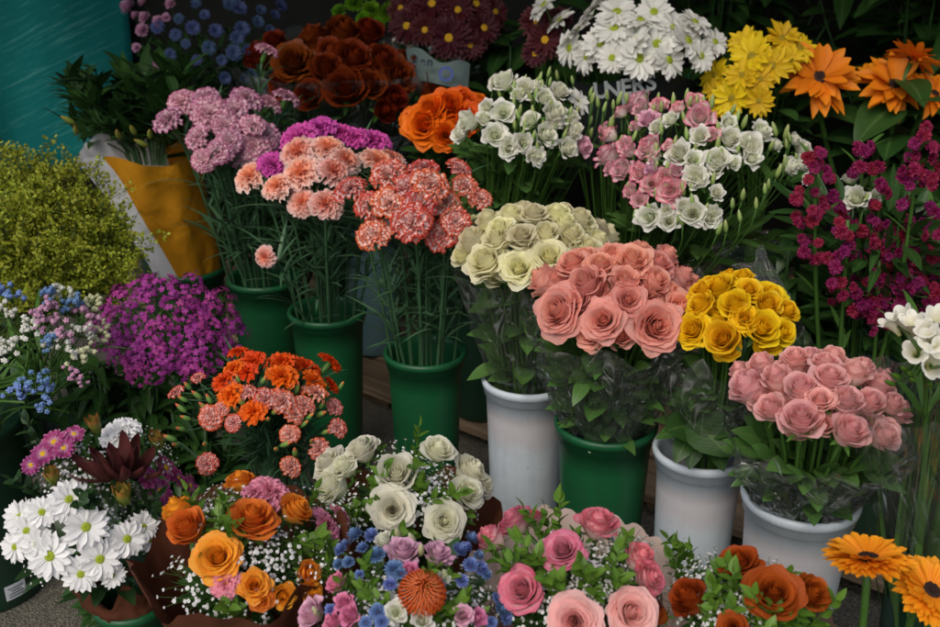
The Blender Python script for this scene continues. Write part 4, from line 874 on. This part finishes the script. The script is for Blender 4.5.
# black wrap round the stems with its lettering
cb = at_y(634, 118, 2.02); 
def blk(u, v):
    a = -PI / 2 + u * 1.45; r = .10 + .03 * v + .004 * noise.noise(Vector((u * 4, v * 3, 2))); return (cb.x + r * math.cos(a), cb.y + .06 + r * math.sin(a), cb.z - .10 + .185 * v + .015 * math.sin(u * 4 + 1) * v)
g = Geo(); g.grid(blk, 30, 10); wr = link('printed_wrapper', g.mesh('printed_wrapper', [M_BLACK]), None, b.o)
def text_on(body, size, origin, xdir, up, mat, parent, name='lettering'):
    cu = bpy.data.curves.new(name, 'FONT'); cu.body = body; cu.size = size; cu.align_x = 'CENTER'; cu.align_y = 'CENTER'; cu.extrude = .0004; cu.offset = size * .03; cu.materials.append(mat)
    x = Vector(xdir).normalized(); u = Vector(up); u = (u - x * u.dot(x)).normalized(); z = x.cross(u); M = Matrix((x, u, z)).transposed().to_4x4(); M.translation = origin
    tmp = bpy.data.objects.new('tmp_text', cu); me = bpy.data.meshes.new_from_object(tmp); bpy.data.objects.remove(tmp); me.materials.clear(); me.materials.append(mat)
    return link(name, me, M, parent)
def letters(word, size, cxs, ys, Y, mat, parent, tilt=.12):
    for ch, x, y in zip(word, cxs, ys): text_on(ch, size, at_y(x, y, Y), (1, 0, tilt), (0, .15, 1), mat, parent, 'letter')
letters("UNER'S", .042, (601, 613, 626, 638, 646, 651), (91, 91, 88, 85, 82, 83), 1.93, M_WINK, wr)
letters("RT", .044, (628, 642), (103, 100), 1.92, M_WINK, wr)
g = Geo(); A_, B_, C_ = at_y(660, 95, 2.02), at_y(692, 66, 2.02), at_y(688, 96, 2.0)
g.grid(lambda u, v: tuple((A_.lerp(C_, (u + 1) / 2)).lerp(B_, v) + Vector((0, .01 * math.sin(u * 2), 0))), 6, 6); link('green_wrapper_flap', g.mesh('green_wrapper_flap', [M_GREENW]), None, b.o)
dU = Dome(545, 60, 2.2, 36, 48)
b = Bunch('chrysanthemum_bunch', 'few burgundy chrysanthemums with yellow centres left of the white daisies', 'chrysanthemums', Vector((.18, 2.35, .052)), dU)
wide_daisies(b, [(545,40,44),(537,22,38),(560,18,28),(535,54,30)], 'burgundy', 'chrys_rays', M_YC, part='chrysanthemum', mix=.4)
dYe = Dome(758, 115, 2.02, 62, 84)
b = Bunch('chrysanthemum_bunch', 'bunch of bright yellow chrysanthemums at the back', 'chrysanthemums', BH4, dYe)
wide_daisies(b, [(752,56,46),(772,66,44),(782,38,42),(800,48,40),(715,75,38),(732,98,42),(759,101,34),(745,43,38),(742,75,38),(723,105,30),(760,79,34),(790,60,34),(715,90,28)], 'yellow_daisy', 'yellow_rays', simple('olive_disc', (.30, .22, .01), scale=900.0), part='chrysanthemum', mix=.3)
foliage(BH4, dYe, .5, dYe.c.z + .03, .05, dYe.a * 1.0, 120, G['rose'], b.o, seed=35, L=.07, Wd=.03)
for (x, y, d, tl, lb) in [(819,78,76,(-.05,-.75,.65),'orange sunflower with dark centre, left of the sunflowers beside the yellow chrysanthemums'),(893,86,74,(.05,-.65,.75),'orange sunflower with drooping petals in the middle of the sunflowers'),(912,60,56,(.4,.1,.9),'orange sunflower seen from the side, topmost of the sunflowers'),(934,95,60,(.3,-.5,.8),'orange sunflower cut by the right edge of the photo'),(868,74,36,(-.3,.1,.9),'small half hidden orange sunflower, smallest of the sunflowers')]:
    p = at_y(x, y, 1.95 if d > 50 else 2.05); k = 1.08 * d / 2 * depth(p) / F; n = Vector(tl).normalized(); t = thing('sunflower', lb, 'sunflower', BH5, 'orange sunflowers')
    bl = link('bloom', BM('sunflower_rays', P['sun_orange']), frame(p, n, k), t); link('disc', BM('disc', M_DC), W[bl.name], bl); g = Geo()
    pts = bez(BH5, BH5 + Vector((0, 0, .3)), p - n * .1, p - n * .006, 10); g.tube(pts, .005, n=7); link('stem', g.mesh('stem', [G['stem']]), None, t); g = Geo()
    for i in range(4): a = ru(0, 6.3); leaf(g, pts[random.randint(6, 9)], (math.cos(a), math.sin(a) - .3, ru(-.3, .3)), (0, -.3, 1), ru(.09, .14), ru(.06, .09), curve=.6, nv=8)
    link('leaves', g.mesh('leaves', [G['rose']]), None, t)

# lisianthus
def lisi(b, pts, mat, **kw):
    for x, y, d in pts: o = b.put('lisianthus', BM('lisianthus_bloom', P[mat]), x, y, d * ru(.88, 1.0), jit=.45, sub=[('calyx', BM('rose_calyx_small', G['calyx']))], **kw); b.stem(o, .8, r=.0016, rim=.06, leaves=1, ll=.05, lw=.016)
def budz(b, pts, s=.0115, mat='bud_green'):
    for x, y in pts: o = b.put('bud', BM('bud', P[mat]), x, y, 10, scale=s * ru(.85, 1.2), tilt=(ru(-.35, .35), ru(-.4, .2), 1)); b.stem(o, .9, r=.0012, rim=.06)
dL = Dome(695, 235, 1.72, 118, 150)
b = Bunch('lisianthus_bunch', 'bunch of pink edged and white lisianthus with many pointed buds', 'lisianthus', BH2, dL, 'lisianthus bunches')
lisi(b, [(608,154,34),(649,147,32),(670,190,36),(637,103,36),(700,116,32),(621,169,28),(639,174,24),(652,184,26),(609,135,24),(628,151,22),(639,200,20),(664,176,20)], 'lis_pink')
lisi(b, [(649,119,26),(651,169,22)], 'lis_pale')
lisi(b, [(679,153,34),(695,175,30),(718,159,30),(750,146,32),(731,138,28),(762,131,26),(803,148,26),(791,166,26),(649,217,30),(692,213,32),(710,218,28),(670,119,22),(669,221,24),(700,136,24)], 'lis_white')
for x, y in scatter([(595,120),(640,95),(700,100),(740,125),(800,135),(810,165),(740,165),(720,195),(712,225),(640,222),(600,170)], 32, 17):
    if rnd() < (745 - x) / 150: lisi(b, [(x, y, ru(17, 24))], 'lis_pink')
    else: lisi(b, [(x, y, ru(17, 24))], 'lis_white')
budz(b, scatter([(590,110),(640,88),(720,95),(820,140),(800,175),(720,235),(640,230),(600,170)], 48, 11), s=.0105)
budz(b, [(560 + x / 3.357, 80 + y / 3.357) for x, y in [(175,140),(205,110),(235,165),(200,60),(110,60),(245,90),(285,60),(340,90),(380,70),(435,75),(460,70),(510,75),(340,165),(425,180),(530,215),(440,360),(550,130),(595,125),(720,165),(760,175),(710,220),(760,215),(700,350),(735,305),(515,330),(360,290),(535,500),(490,430),(400,460),(325,385),(260,140),(150,90),(480,95),(620,140),(330,60),(225,60)]])
sleeve(BH2, .06, dL, dL.a * .98, .36, dL.c.z - .02, 'cellophane', M_FILM2, b.o, seed=17, wrink=.012, edge=.04)
foliage(BH2, dL, .38, dL.c.z + .03, .05, dL.a * .85, 230, G['fresh'], b.o, seed=17, L=.065, Wd=.022)
dl = Dome(520, 175, 1.84, 78, 108)
b = Bunch('lisianthus_bunch', 'bunch of small white lisianthus behind the cream roses', 'lisianthus', BH1, dl, 'lisianthus bunches')
lisi(b, [(495,134,28),(546,134,32),(508,149,24),(523,142,24),(537,157,24),(503,112,30),(505,80,30),(555,113,30),(525,88,26),(467,122,30),(460,134,24),(560,91,26),(568,148,26),(530,120,24),(545,97,22),(484,118,22),(575,128,22)], 'lis_white'); lisi(b, [(584,146,24)], 'lis_pale')
b.put('daisy', BM('daisy_rays', P['back_white']), 578, 101, 32, mix=.3)
lisi(b, [(x, y, ru(18, 25)) for x, y in scatter([(455,130),(500,75),(560,80),(600,100),(590,150),(520,160),(470,140)], 9, 15)], 'lis_white')
budz(b, scatter([(490,80),(560,70),(605,95),(590,140),(520,150)], 34, 10), s=.0105)
budz(b, [(542,87),(520,110),(549,72),(557,75),(535,117),(592,97),(607,95),(525,125),(530,97),(515,96),(570,112),(540,78)])
foliage(BH1, dl, .38, dl.c.z + .05, .05, dl.a * .95, 220, G['fresh'], b.o, seed=18, L=.06, Wd=.03)

# magenta stock stems at the right
fl = lambda: sprig('stock_floret', lambda s: carn_geo(s, n=13, spread=1.5, wid=.62, ruff=.12, flat=.5), [P['stock']])
dK = Dome(870, 330, 1.42, 110, 200); random.seed(40)
STK = [(818, 150, [(815,157),(829,182),(799,195),(799,217),(820,216),(812,247),(822,170),(808,186),(826,205),(803,240),(817,262)], 'leftmost of the magenta stock stems, beside the yellow roses'),
 (862, 140, [(855,166),(876,171),(872,212),(860,148),(866,152),(871,247),(852,287),(868,255),(857,230)], 'tall magenta stock stem with thick bare green stalk, beside a white lisianthus'),
 (845, 220, [(844,230),(841,255),(848,240),(836,262),(846,290),(838,280)], 'low magenta stock stem between the two tallest ones'),
 (917, 140, [(909,168),(922,169),(917,141),(925,135),(912,150),(930,180),(935,150)], 'magenta stock stem with a bare bent stalk near the right edge, highest bloom'),
 (898, 225, [(901,238),(892,244),(889,262),(888,279),(903,255),(872,306),(880,292),(908,225)], 'dense magenta stock stem behind the freesias'),
 (931, 200, [(933,238),(911,259),(931,260),(930,295),(911,281),(933,212),(922,230),(938,280),(922,275),(940,225)], 'rightmost magenta stock stem with bright florets, at the right edge'),
 (880, 260, [(882,268),(878,280),(893,300),(900,312),(868,310),(885,318),(876,325)], 'short dark magenta stock stem just above the pale pink roses')]
for q in (1, 3, 4, 5, 6): STK[q][2].extend(scatter([(STK[q][0] - 22, STK[q][1] + 20), (STK[q][0] + 22, STK[q][1] + 20), (STK[q][0] + 24, 315), (STK[q][0] - 24, 315)], 9, 9))
for (x, yt, pts, lb) in STK:
    t = thing('stock_flower', lb, 'stock flower', BH6, 'magenta stock stems'); Y = 1.42 + ru(-.05, .08); pp = [at_y(x + ru(-3, 3), yt, Y), at_y(x + ru(-4, 4), yt + 60, Y), at_y(x + ru(-4, 4), yt + 130, Y)]
    pts3 = bez(BH6 + Vector((ru(-.04, .04), 0, .03)), pp[2] - Vector((0, 0, .1)), pp[1], pp[0], 14); g = Geo(); g.tube(pts3, [.0036] * 9 + [.003] * 6, n=6)
    for i in range(8): a = ru(0, 6.3); leaf(g, pts3[random.randint(7, 13)], (math.cos(a), math.sin(a), 1.0), (0, 0, 1), .05, .009, mi=0)
    link('stem', g.mesh('stem', [G['stem']]), None, t)
    for (fx, fy) in pts:
        for j in range(3):
            p = at_y(fx + ru(-8, 8), fy + ru(-8, 8), Y - .02 + ru(-.02, .03)); n = Vector((ru(-.7, .7), -1, ru(-.1, .7))).normalized(); link('floret', fl(), frame(p, n, ru(.0075, .0115)), t)
        q = min(pts3, key=lambda w: (w - p).length); g2 = Geo(); g2.tube([q, (q + p) / 2 + Vector((0, 0, -.006)), p], .0009, n=4); link('floret_stalk', g2.mesh('floret_stalk', [G['stem']]), None, t)
dk2 = Dome(855, 230, 1.5, 30, 50)
b = Bunch('lisianthus_spray', 'single white lisianthus stem among the magenta stock', 'lisianthus', BH6, dk2)
lisi(b, [(856,198,28),(851,177,20),(808,178,20),(875,196,16)], 'lis_white'); budz(b, [(877,192),(866,200),(812,170)])
foliage(BH6, Dome(870, 300, 1.5, 90, 90), .38, .62, .06, .19, 260, G['rose'], b.o, seed=41, L=.08, Wd=.018)

# freesias
dF = Dome(925, 375, .98, 42, 64); bF = Vector((B9.x, B9.y, 0))
for i, (pts, bd, lb) in enumerate([([(901,317,30),(890,322,24),(912,322,26)], [(904,369),(890,383),(897,376),(910,374)], 'white freesia stem with green buds, left of the freesias'), ([(916,352,28),(932,341,30),(926,330,24)], [(912,380)], 'white freesia stem in the middle of the freesias'), ([(933,366,30),(940,350,26),(937,317,26)], [(930,385)], 'white freesia stem at the right edge, lowest open bloom')]):
    t = thing('freesia', lb, 'freesia', bF, 'white freesias')
    for x, y, d in pts:
        p, n = dF.hit(x, y); n = (n + Vector((ru(-.3, .3), -.3, .4))).normalized(); link('bloom', BM('freesia_bloom', P['freesia']), frame(p, n, d / 2 * depth(p) / F * 1.2), t)
    for x, y in bd: p, n = dF.hit(x, y); link('bud', BM('bud', G['bright']), frame(p, (n + Vector((0, 0, .5))).normalized(), .009), t)
    p, n = dF.hit(pts[0][0], pts[0][1]); link('stem', stem_mesh(p, n, bF + Vector((0, 0, .03)), .06, .002, .012, leaves=4, ll=.14, lw=.01), None, t)
    g = Geo()
    for x, y in [q[:2] for q in pts[1:]] + bd: q, m = dF.hit(x, y); g.tube(bez(p - n * .05, p - n * .03, q - m * .03, q - m * .008, 6), .0013, n=4)
    link('side_stem', g.mesh('side_stem', [G['stem']]), None, t)
b = Bunch('grass_bunch', 'bunch of long thin green leaves in cellophane under the freesias', 'foliage bunch', bF, dF)
random.seed(44); g = Geo()
for k in range(230): a = ru(0, 6.3); p = bF + Vector((math.cos(a), math.sin(a), 0)) * ru(0, .05) + Vector((0, 0, .2)); leaf(g, p, (math.cos(a) * ru(.1, .42), math.sin(a) * ru(.1, .42), 1), (math.cos(a), math.sin(a), .1), ru(.18, .34), .009, curve=.2, nv=9)
link('long_leaves', g.mesh('long_leaves', [G['stem']]), None, b.o); sleeve(bF, r9 * .85, dF, .085, .30, .56, 'cellophane', M_FILM2, b.o, seed=19, wrink=.01)

# dark orange roses, vivid orange roses
dR = Dome(350, 110, 2.35, 112, 90)
b = Bunch('rose_bunch', 'wide bunch of dark orange roses in shade at the back', 'rose bunch', BH10, dR, 'rose bunches at the back')
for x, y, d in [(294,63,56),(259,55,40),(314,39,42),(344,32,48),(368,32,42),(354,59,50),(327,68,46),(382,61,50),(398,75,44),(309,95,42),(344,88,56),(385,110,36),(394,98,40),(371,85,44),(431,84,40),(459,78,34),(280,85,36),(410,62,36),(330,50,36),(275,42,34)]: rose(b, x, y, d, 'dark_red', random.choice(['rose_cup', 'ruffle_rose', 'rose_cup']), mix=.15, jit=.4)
sleeve(BH10, .07, dR, dR.a * 1.02, .4, dR.c.z + .10, 'cellophane', M_FILM, b.o, seed=20, wrink=.015, back=.05)
foliage(BH10, dR, .5, dR.c.z + .02, .06, dR.a * .95, 160, G['rose'], b.o, seed=45, L=.08, Wd=.04)
dO = Dome(446, 138, 2.02, 52, 50)
b = Bunch('rose_bunch', 'tight ball of vivid orange roses beside the small white lisianthus', 'rose bunch', BH13, dO, 'rose bunches at the back')
for x, y, d in [(424,125,54),(449,106,50),(463,101,40),(467,118,38),(431,111,44),(446,136,40),(480,104,30),(410,118,32)]: rose(b, x, y, d, 'deep_orange', 'ruffle_rose', mix=.2)
foliage(BH13, dO, .45, dO.c.z, .05, dO.a * .9, 90, G['rose'], b.o, seed=46)

# burgundy chrysanthemums top middle with the paper label
dB = Dome(445, 60, 2.5, 72, 90)
b = Bunch('chrysanthemum_bunch', 'burgundy chrysanthemums in cellophane with a grey paper label, at the top', 'chrysanthemums', BH12, dB)
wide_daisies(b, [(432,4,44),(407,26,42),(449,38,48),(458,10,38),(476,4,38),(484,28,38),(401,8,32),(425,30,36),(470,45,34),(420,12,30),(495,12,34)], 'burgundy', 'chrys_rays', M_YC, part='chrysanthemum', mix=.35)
sleeve(BH12, .06, dB, dB.a * .9, .5, dB.c.z + .01, 'cellophane', M_FILM2, b.o, seed=23, wrink=.015)
foliage(BH12, dB, .5, dB.c.z + .03, .06, dB.a * 1.0, 140, G['rose'], b.o, seed=47, L=.07, Wd=.03)
g = Geo(); q0 = at_y(406, 49, 2.2); q1 = at_y(470, 66, 2.2); q2 = at_y(468, 88, 2.17); q3 = at_y(410, 80, 2.17)
def lab_fn(u, v):
    t = (u + 1) / 2; return q3.lerp(q2, t).lerp(q0.lerp(q1, t), v) + Vector((0, .012 * math.sin(t * 7) , .008 * math.sin(t * 9) * v))
g.grid(lab_fn, 14, 6); lb = link('paper_label', g.mesh('paper_label', [M_CARD]), None, b.o)
letters('een', .026, (414, 423, 430), (63, 62, 62), 2.165, M_INK, lb, tilt=-.1)
g = Geo(); cc = at_y(446, 74, 2.15)
g.grid(lambda u, v: (cc.x + (.010 + .006 * v) * math.cos(u * PI), cc.y, cc.z + (.010 + .006 * v) * math.sin(u * PI)), 20, 1, wrap=True); link('round_emblem', g.mesh('round_emblem', [M_BINK]), None, lb)

# blue asters and small pink flowers top left
dA = Dome(215, 90, 2.45, 95, 105)
b = Bunch('aster_bunch', 'airy bunch of small blue asters and dull pink buds at the top left', 'asters', BH11, dA)
for x, y, d in [(239,8,18),(230,4,16),(193,28,16),(170,55,14),(242,29,17),(237,38,16),(234,53,18),(247,50,12),(209,48,16),(216,31,16),(176,35,14),(158,27,16),(258,22,14),(281,6,14),(179,19,12),(225,78,14),(252,75,14),(245,79,12),(197,60,12),(261,10,12),(196,4,12),(205,15,12),(270,30,12),(222,60,12),(186,44,11),(275,15,12)]:
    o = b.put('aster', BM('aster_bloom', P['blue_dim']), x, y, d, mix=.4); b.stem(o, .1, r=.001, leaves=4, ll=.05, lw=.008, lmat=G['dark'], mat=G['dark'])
for x, y, d in [(143,31,15),(129,8,17),(145,18,13),(159,22,13),(166,18,10),(171,5,12),(144,3,13),(137,48,10),(154,60,10),(184,77,10),(156,68,8),(136,16,10)]:
    o = b.put('pink_floret', BM('pompom', P['st_pink']), x, y, d); b.stem(o, .1, r=.001, leaves=2, ll=.04, lw=.006, mat=G['dark'])
foliage(BH11, dA, .55, dA.c.z + .10, .06, dA.a * 1.0, 420, G['rose'], b.o, seed=48, L=.05, Wd=.014)
dX = Dome(370, 25, 2.68, 45, 34)
b = Bunch('pompom_bunch', 'few lime green pompom flowers at the very top', 'pompom flowers', Vector((-.3, 2.72, .052)), dX)
for x, y, d in [(354,4,20),(371,11,20),(387,13,20),(394,4,18),(364,20,18),(378,24,16),(340,12,16)]: o = b.put('pompom', BM('pompom', P['lime']), x, y, d); b.stem(o, .2, r=.0015, mat=G['dark'])
# dark foliage behind: leafy bunches of their own
def dark_plant(x, y, h, spread, n, label, L, Wd, mat='dark', seed=0, name='leafy_bunch'):
    random.seed(seed); base = Vector((x, y, .052)); t = thing(name, label, 'foliage', base, 'leafy bunches at the back'); g = Geo(); gl = Geo()
    for k in range(n):
        a = ru(0, 6.3); p = base + Vector((math.cos(a), math.sin(a) * .6, 0)) * ru(0, spread) + Vector((0, 0, h * ru(.75, 1.05))); pts = bez(base, base + Vector((0, 0, h * .4)), p - Vector((0, 0, .15)), p, 8); g.tube(pts, .003, n=5)
        for i in range(9): a = ru(0, 6.3); leaf(gl, pts[random.randint(3, 8)], (math.cos(a), math.sin(a) - .2, ru(-.3, .8)), (0, -.2, 1), L * ru(.6, 1.2), Wd * ru(.7, 1.2), curve=ru(.2, .9), nv=7)
    link('stems', g.mesh('stems', [G[mat]]), None, t); link('leaves', gl.mesh('leaves', [G[mat]]), None, t)
dark_plant(1.08, 2.45, 1.0, .34, 30, 'broad dark leaves in deep shade behind the sunflowers', .16, .07, 'rose', seed=51)
dark_plant(.62, 2.62, 1.05, .32, 28, 'dark leaves in deep shade behind the yellow chrysanthemums', .15, .05, 'rose', seed=52)
dark_plant(.10, 2.45, .76, .22, 22, 'dark leaves between the burgundy and the white daisies', .12, .05, 'rose', seed=53)
dark_plant(-1.12, 2.15, .60, .14, 16, 'fine dark leafy stems against the teal tarpaulin', .06, .012, 'olive', seed=54)
dark_plant(.95, 1.72, .66, .20, 18, 'green leaves below the orange sunflowers', .12, .07, 'rose', seed=55)
dark_plant(.56, 1.62, .48, .16, 18, 'low dark leaves between the yellow roses and the magenta stock', .09, .035, 'rose', seed=57)
dark_plant(-.62, 1.50, .30, .14, 40, 'low dark leaves between the statice and the violet mound', .08, .02, 'rose', seed=58)
dark_plant(-.47, 1.47, .24, .12, 22, 'low dark leaves under the right side of the violet mound', .07, .02, 'rose', seed=59)
dark_plant(-.52, 1.20, .18, .10, 20, 'low dark leaves behind the purple daisies', .06, .02, 'rose', seed=60)
dark_plant(-.42, 2.2, .62, .30, 34, 'dark leaves filling the gap above the salmon carnations', .09, .03, 'rose', seed=56)

# ------------------------------------------------------------------ setting
def slab(name, c, size, rot, mat, label=None, cat=None, kind=None, bev=.004, parent=None, group=None):
    g = Geo(); x, y, z = (s / 2 for s in size); e = bev
    ring = lambda ex, zz: [(-x + ex, -y + ex, zz), (x - ex, -y + ex, zz), (x - ex, y - ex, zz), (-x + ex, y - ex, zz)]
    for q in ring(e, -z) + ring(0, -z + e) + ring(0, z - e) + ring(e, z): g.v.append(q); g.uv.append((q[0], q[1])); g.lay.append((0, 0))
    for l in range(3):
        for i in range(4): j = (i + 1) % 4; g.f.append((l * 4 + i, l * 4 + j, l * 4 + 4 + j, l * 4 + 4 + i))
    g.f += [(3, 2, 1, 0), (12, 13, 14, 15)]; g.mi = [0] * len(g.f)
    o = link(name, g.mesh(name, [mat], smooth=False), Matrix.Translation(c) @ Matrix.Rotation(rot, 4, 'Z'), parent)
    return tag(o, label, cat, group, kind)
# ground: worn granular paving
m, nt, out = nodes('gravel_paving'); L = nt.links.new
tc = N(nt, 'ShaderNodeTexCoord'); vo = N(nt, 'ShaderNodeTexVoronoi', Scale=260.0); L(tc.outputs['Object'], vo.inputs['Vector']); nz = N(nt, 'ShaderNodeTexNoise', Scale=9.0, Detail=8.0); L(tc.outputs['Object'], nz.inputs['Vector'])
col = ramp(nt, vo.outputs['Color'], [(0, (.05, .045, .035)), (.5, (.12, .11, .085)), (1, (.24, .22, .17))]); col = mixc(nt, math_n(nt, 'MULTIPLY_ADD', nz.outputs['Fac'], 1.6, -.5, True), col, (.07, .07, .05))
bs = N(nt, 'ShaderNodeBsdfPrincipled', Roughness=.85); L(col, bs.inputs['Base Color']); bp = N(nt, 'ShaderNodeBump', Strength=.8, Distance=.004); L(vo.outputs['Distance'], bp.inputs['Height']); L(bp.outputs[0], bs.inputs['Normal']); L(bs.outputs[0], out.inputs[0])
g = Geo(); g.grid(lambda u, v: (u * 60, -40 + 100 * v, 0), 8, 8); tag(link('ground', g.mesh('ground', [m])), kind='structure')
# wooden pallet under the rows behind
m, nt, out = nodes('worn_pallet_wood'); L = nt.links.new
tc = N(nt, 'ShaderNodeTexCoord'); mp = N(nt, 'ShaderNodeMapping'); mp.inputs['Scale'].default_value = (3, 50, 50); L(tc.outputs['Object'], mp.inputs['Vector']); nz = N(nt, 'ShaderNodeTexNoise', Scale=1.0, Detail=6.0, Distortion=.6); L(mp.outputs[0], nz.inputs['Vector'])
col = ramp(nt, nz.outputs['Fac'], [(.3, (.10, .065, .035)), (.55, (.22, .155, .095)), (.75, (.30, .22, .14))]); bs = N(nt, 'ShaderNodeBsdfPrincipled', Roughness=.8); L(col, bs.inputs['Base Color']); bp = N(nt, 'ShaderNodeBump', Strength=.4, Distance=.003); L(nz.outputs['Fac'], bp.inputs['Height']); L(bp.outputs[0], bs.inputs['Normal']); L(bs.outputs[0], out.inputs[0]); M_WOOD = m
a0 = Vector((-.23, 2.02, 0)); a1 = Vector((.30, 1.60, 0)); dv = (a1 - a0).normalized(); nv_ = Vector((-dv.y, dv.x, 0)); rot = math.atan2(dv.y, dv.x); mid = (a0 + a1) / 2
pal = thing('wooden_pallet', 'low worn wooden pallet under the buckets, seen between them', 'pallet', mid)
for k in range(10): c = mid + nv_ * (.065 + .135 * k); slab('board', (c.x, c.y, .040), (2.6, .118, .022), rot, M_WOOD, parent=pal)
for s in (-1.1, -.35, .4, 1.15): c = mid + dv * s + nv_ * .68; slab('bearer', (c.x, c.y, .0135), (.09, 1.3, .027), rot, M_WOOD, parent=pal)
# stall back wall and tarpaulin, plus an unseen side wall and awning for shade
M_WALL = simple('dark_stall_canvas', (.016, .016, .014), rough=.9, var=.4, scale=6.0)
slab('stall_wall', (.42, 3.08, 1.1), (4.6, .04, 2.3), 0, M_WALL, 'dark canvas back wall of the stall, nearly black, above the flowers', 'wall')
slab('side_shade_wall', (1.75, 1.9, 1.1), (.04, 2.3, 2.3), 0, M_WALL, 'unseen dark canvas wall added beyond the right edge to shade that side', 'wall')  # out of frame; added to keep light off the right side
m, nt, out = nodes('teal_tarpaulin'); L = nt.links.new
tc = N(nt, 'ShaderNodeTexCoord'); m0 = N(nt, 'ShaderNodeMapping'); m0.inputs['Rotation'].default_value = (0, R(24), 0); L(tc.outputs['Object'], m0.inputs['Vector']); mp = N(nt, 'ShaderNodeMapping'); mp.inputs['Scale'].default_value = (5, 5, 110); L(m0.outputs[0], mp.inputs['Vector']); nz = N(nt, 'ShaderNodeTexNoise', Scale=1.0, Detail=5.0, Roughness=.7); L(mp.outputs[0], nz.inputs['Vector'])
n2 = N(nt, 'ShaderNodeTexNoise', Scale=3.5, Detail=4.0); L(tc.outputs['Object'], n2.inputs['Vector'])
f = math_n(nt, 'MULTIPLY', math_n(nt, 'MULTIPLY_ADD', nz.outputs['Fac'], 9, -4.9, True), math_n(nt, 'MULTIPLY_ADD', n2.outputs['Fac'], 3, -1.0, True))
col = mixc(nt, n2.outputs['Fac'], (.002, .11, .11), (.006, .20, .185)); col = mixc(nt, math_n(nt, 'MULTIPLY', f, .9), col, (.12, .40, .38)); bs = N(nt, 'ShaderNodeBsdfPrincipled', Roughness=.75); bs.inputs['Specular IOR Level'].default_value = .15; L(col, bs.inputs['Base Color'])
bp = N(nt, 'ShaderNodeBump', Strength=.3, Distance=.01); L(nz.outputs['Fac'], bp.inputs['Height']); L(bp.outputs[0], bs.inputs['Normal']); L(bs.outputs[0], out.inputs[0])
def tarp(u, v):
    x = -1.78 + u * .80; return (x, 2.95 - .25 * (u < 0) * u * u + .03 * noise.noise(Vector((u * 4, v * 2, 1))) + .028 * math.sin(u * 13 + v * 3) + .02 * noise.noise(Vector((u * 9, v * 4, 5))), .32 + 1.8 * v)
g = Geo(); g.grid(tarp, 60, 30); tp = tag(link('tarpaulin', g.mesh('tarpaulin', [m])), 'teal blue tarpaulin with pale scratches hanging at the top left', 'tarpaulin'); md = tp.modifiers.new('thick', 'SOLIDIFY'); md.thickness = .003
M_AWN = simple('dark_green_awning', (.03, .05, .04), rough=.8)
g = Geo(); g.grid(lambda u, v: (.2 + u * 2.2, 1.38 + 1.87 * v, 1.72 + .35 * math.sin(v * 1.5)), 20, 12); aw = tag(link('awning', g.mesh('awning', [M_AWN])), 'unseen dark awning cloth over the stall, placed to shade the back rows', 'awning'); md = aw.modifiers.new('thick', 'SOLIDIFY'); md.thickness = .004  # out of view; its edge and height are set to darken the back rows

# ------------------------------------------------------------------ light
w = bpy.data.worlds.new('World'); sc.world = w; w.use_nodes = True; nt = w.node_tree; bg = nt.nodes['Background']
sky = nt.nodes.new('ShaderNodeTexSky'); sky.sky_type = 'NISHITA'; sky.sun_disc = False; sky.sun_elevation = R(48); sky.sun_rotation = R(205); sky.dust_density = 4.0; sky.air_density = 1.0; sky.ozone_density = 1.0
nt.links.new(sky.outputs[0], bg.inputs[0]); bg.inputs[1].default_value = .14
sl = bpy.data.lights.new('sun', 'SUN'); so = bpy.data.objects.new('sun', sl); COL.objects.link(so); sl.energy = .9; sl.angle = R(35); sl.color = (1, .95, .88)
el, az = R(48), R(205); sd = Vector((math.sin(az) * math.cos(el), math.cos(az) * math.cos(el), math.sin(el))); so.rotation_euler = (-sd).to_track_quat('-Z', 'Y').to_euler()
sc.view_settings.view_transform = 'Standard'; sc.view_settings.look = 'None'; sc.view_settings.exposure = 0.0; sc.view_settings.gamma = 1
sc.render.engine = 'CYCLES'; sc.cycles.max_bounces = 8; sc.cycles.transparent_max_bounces = 16; sc.cycles.use_denoising = True
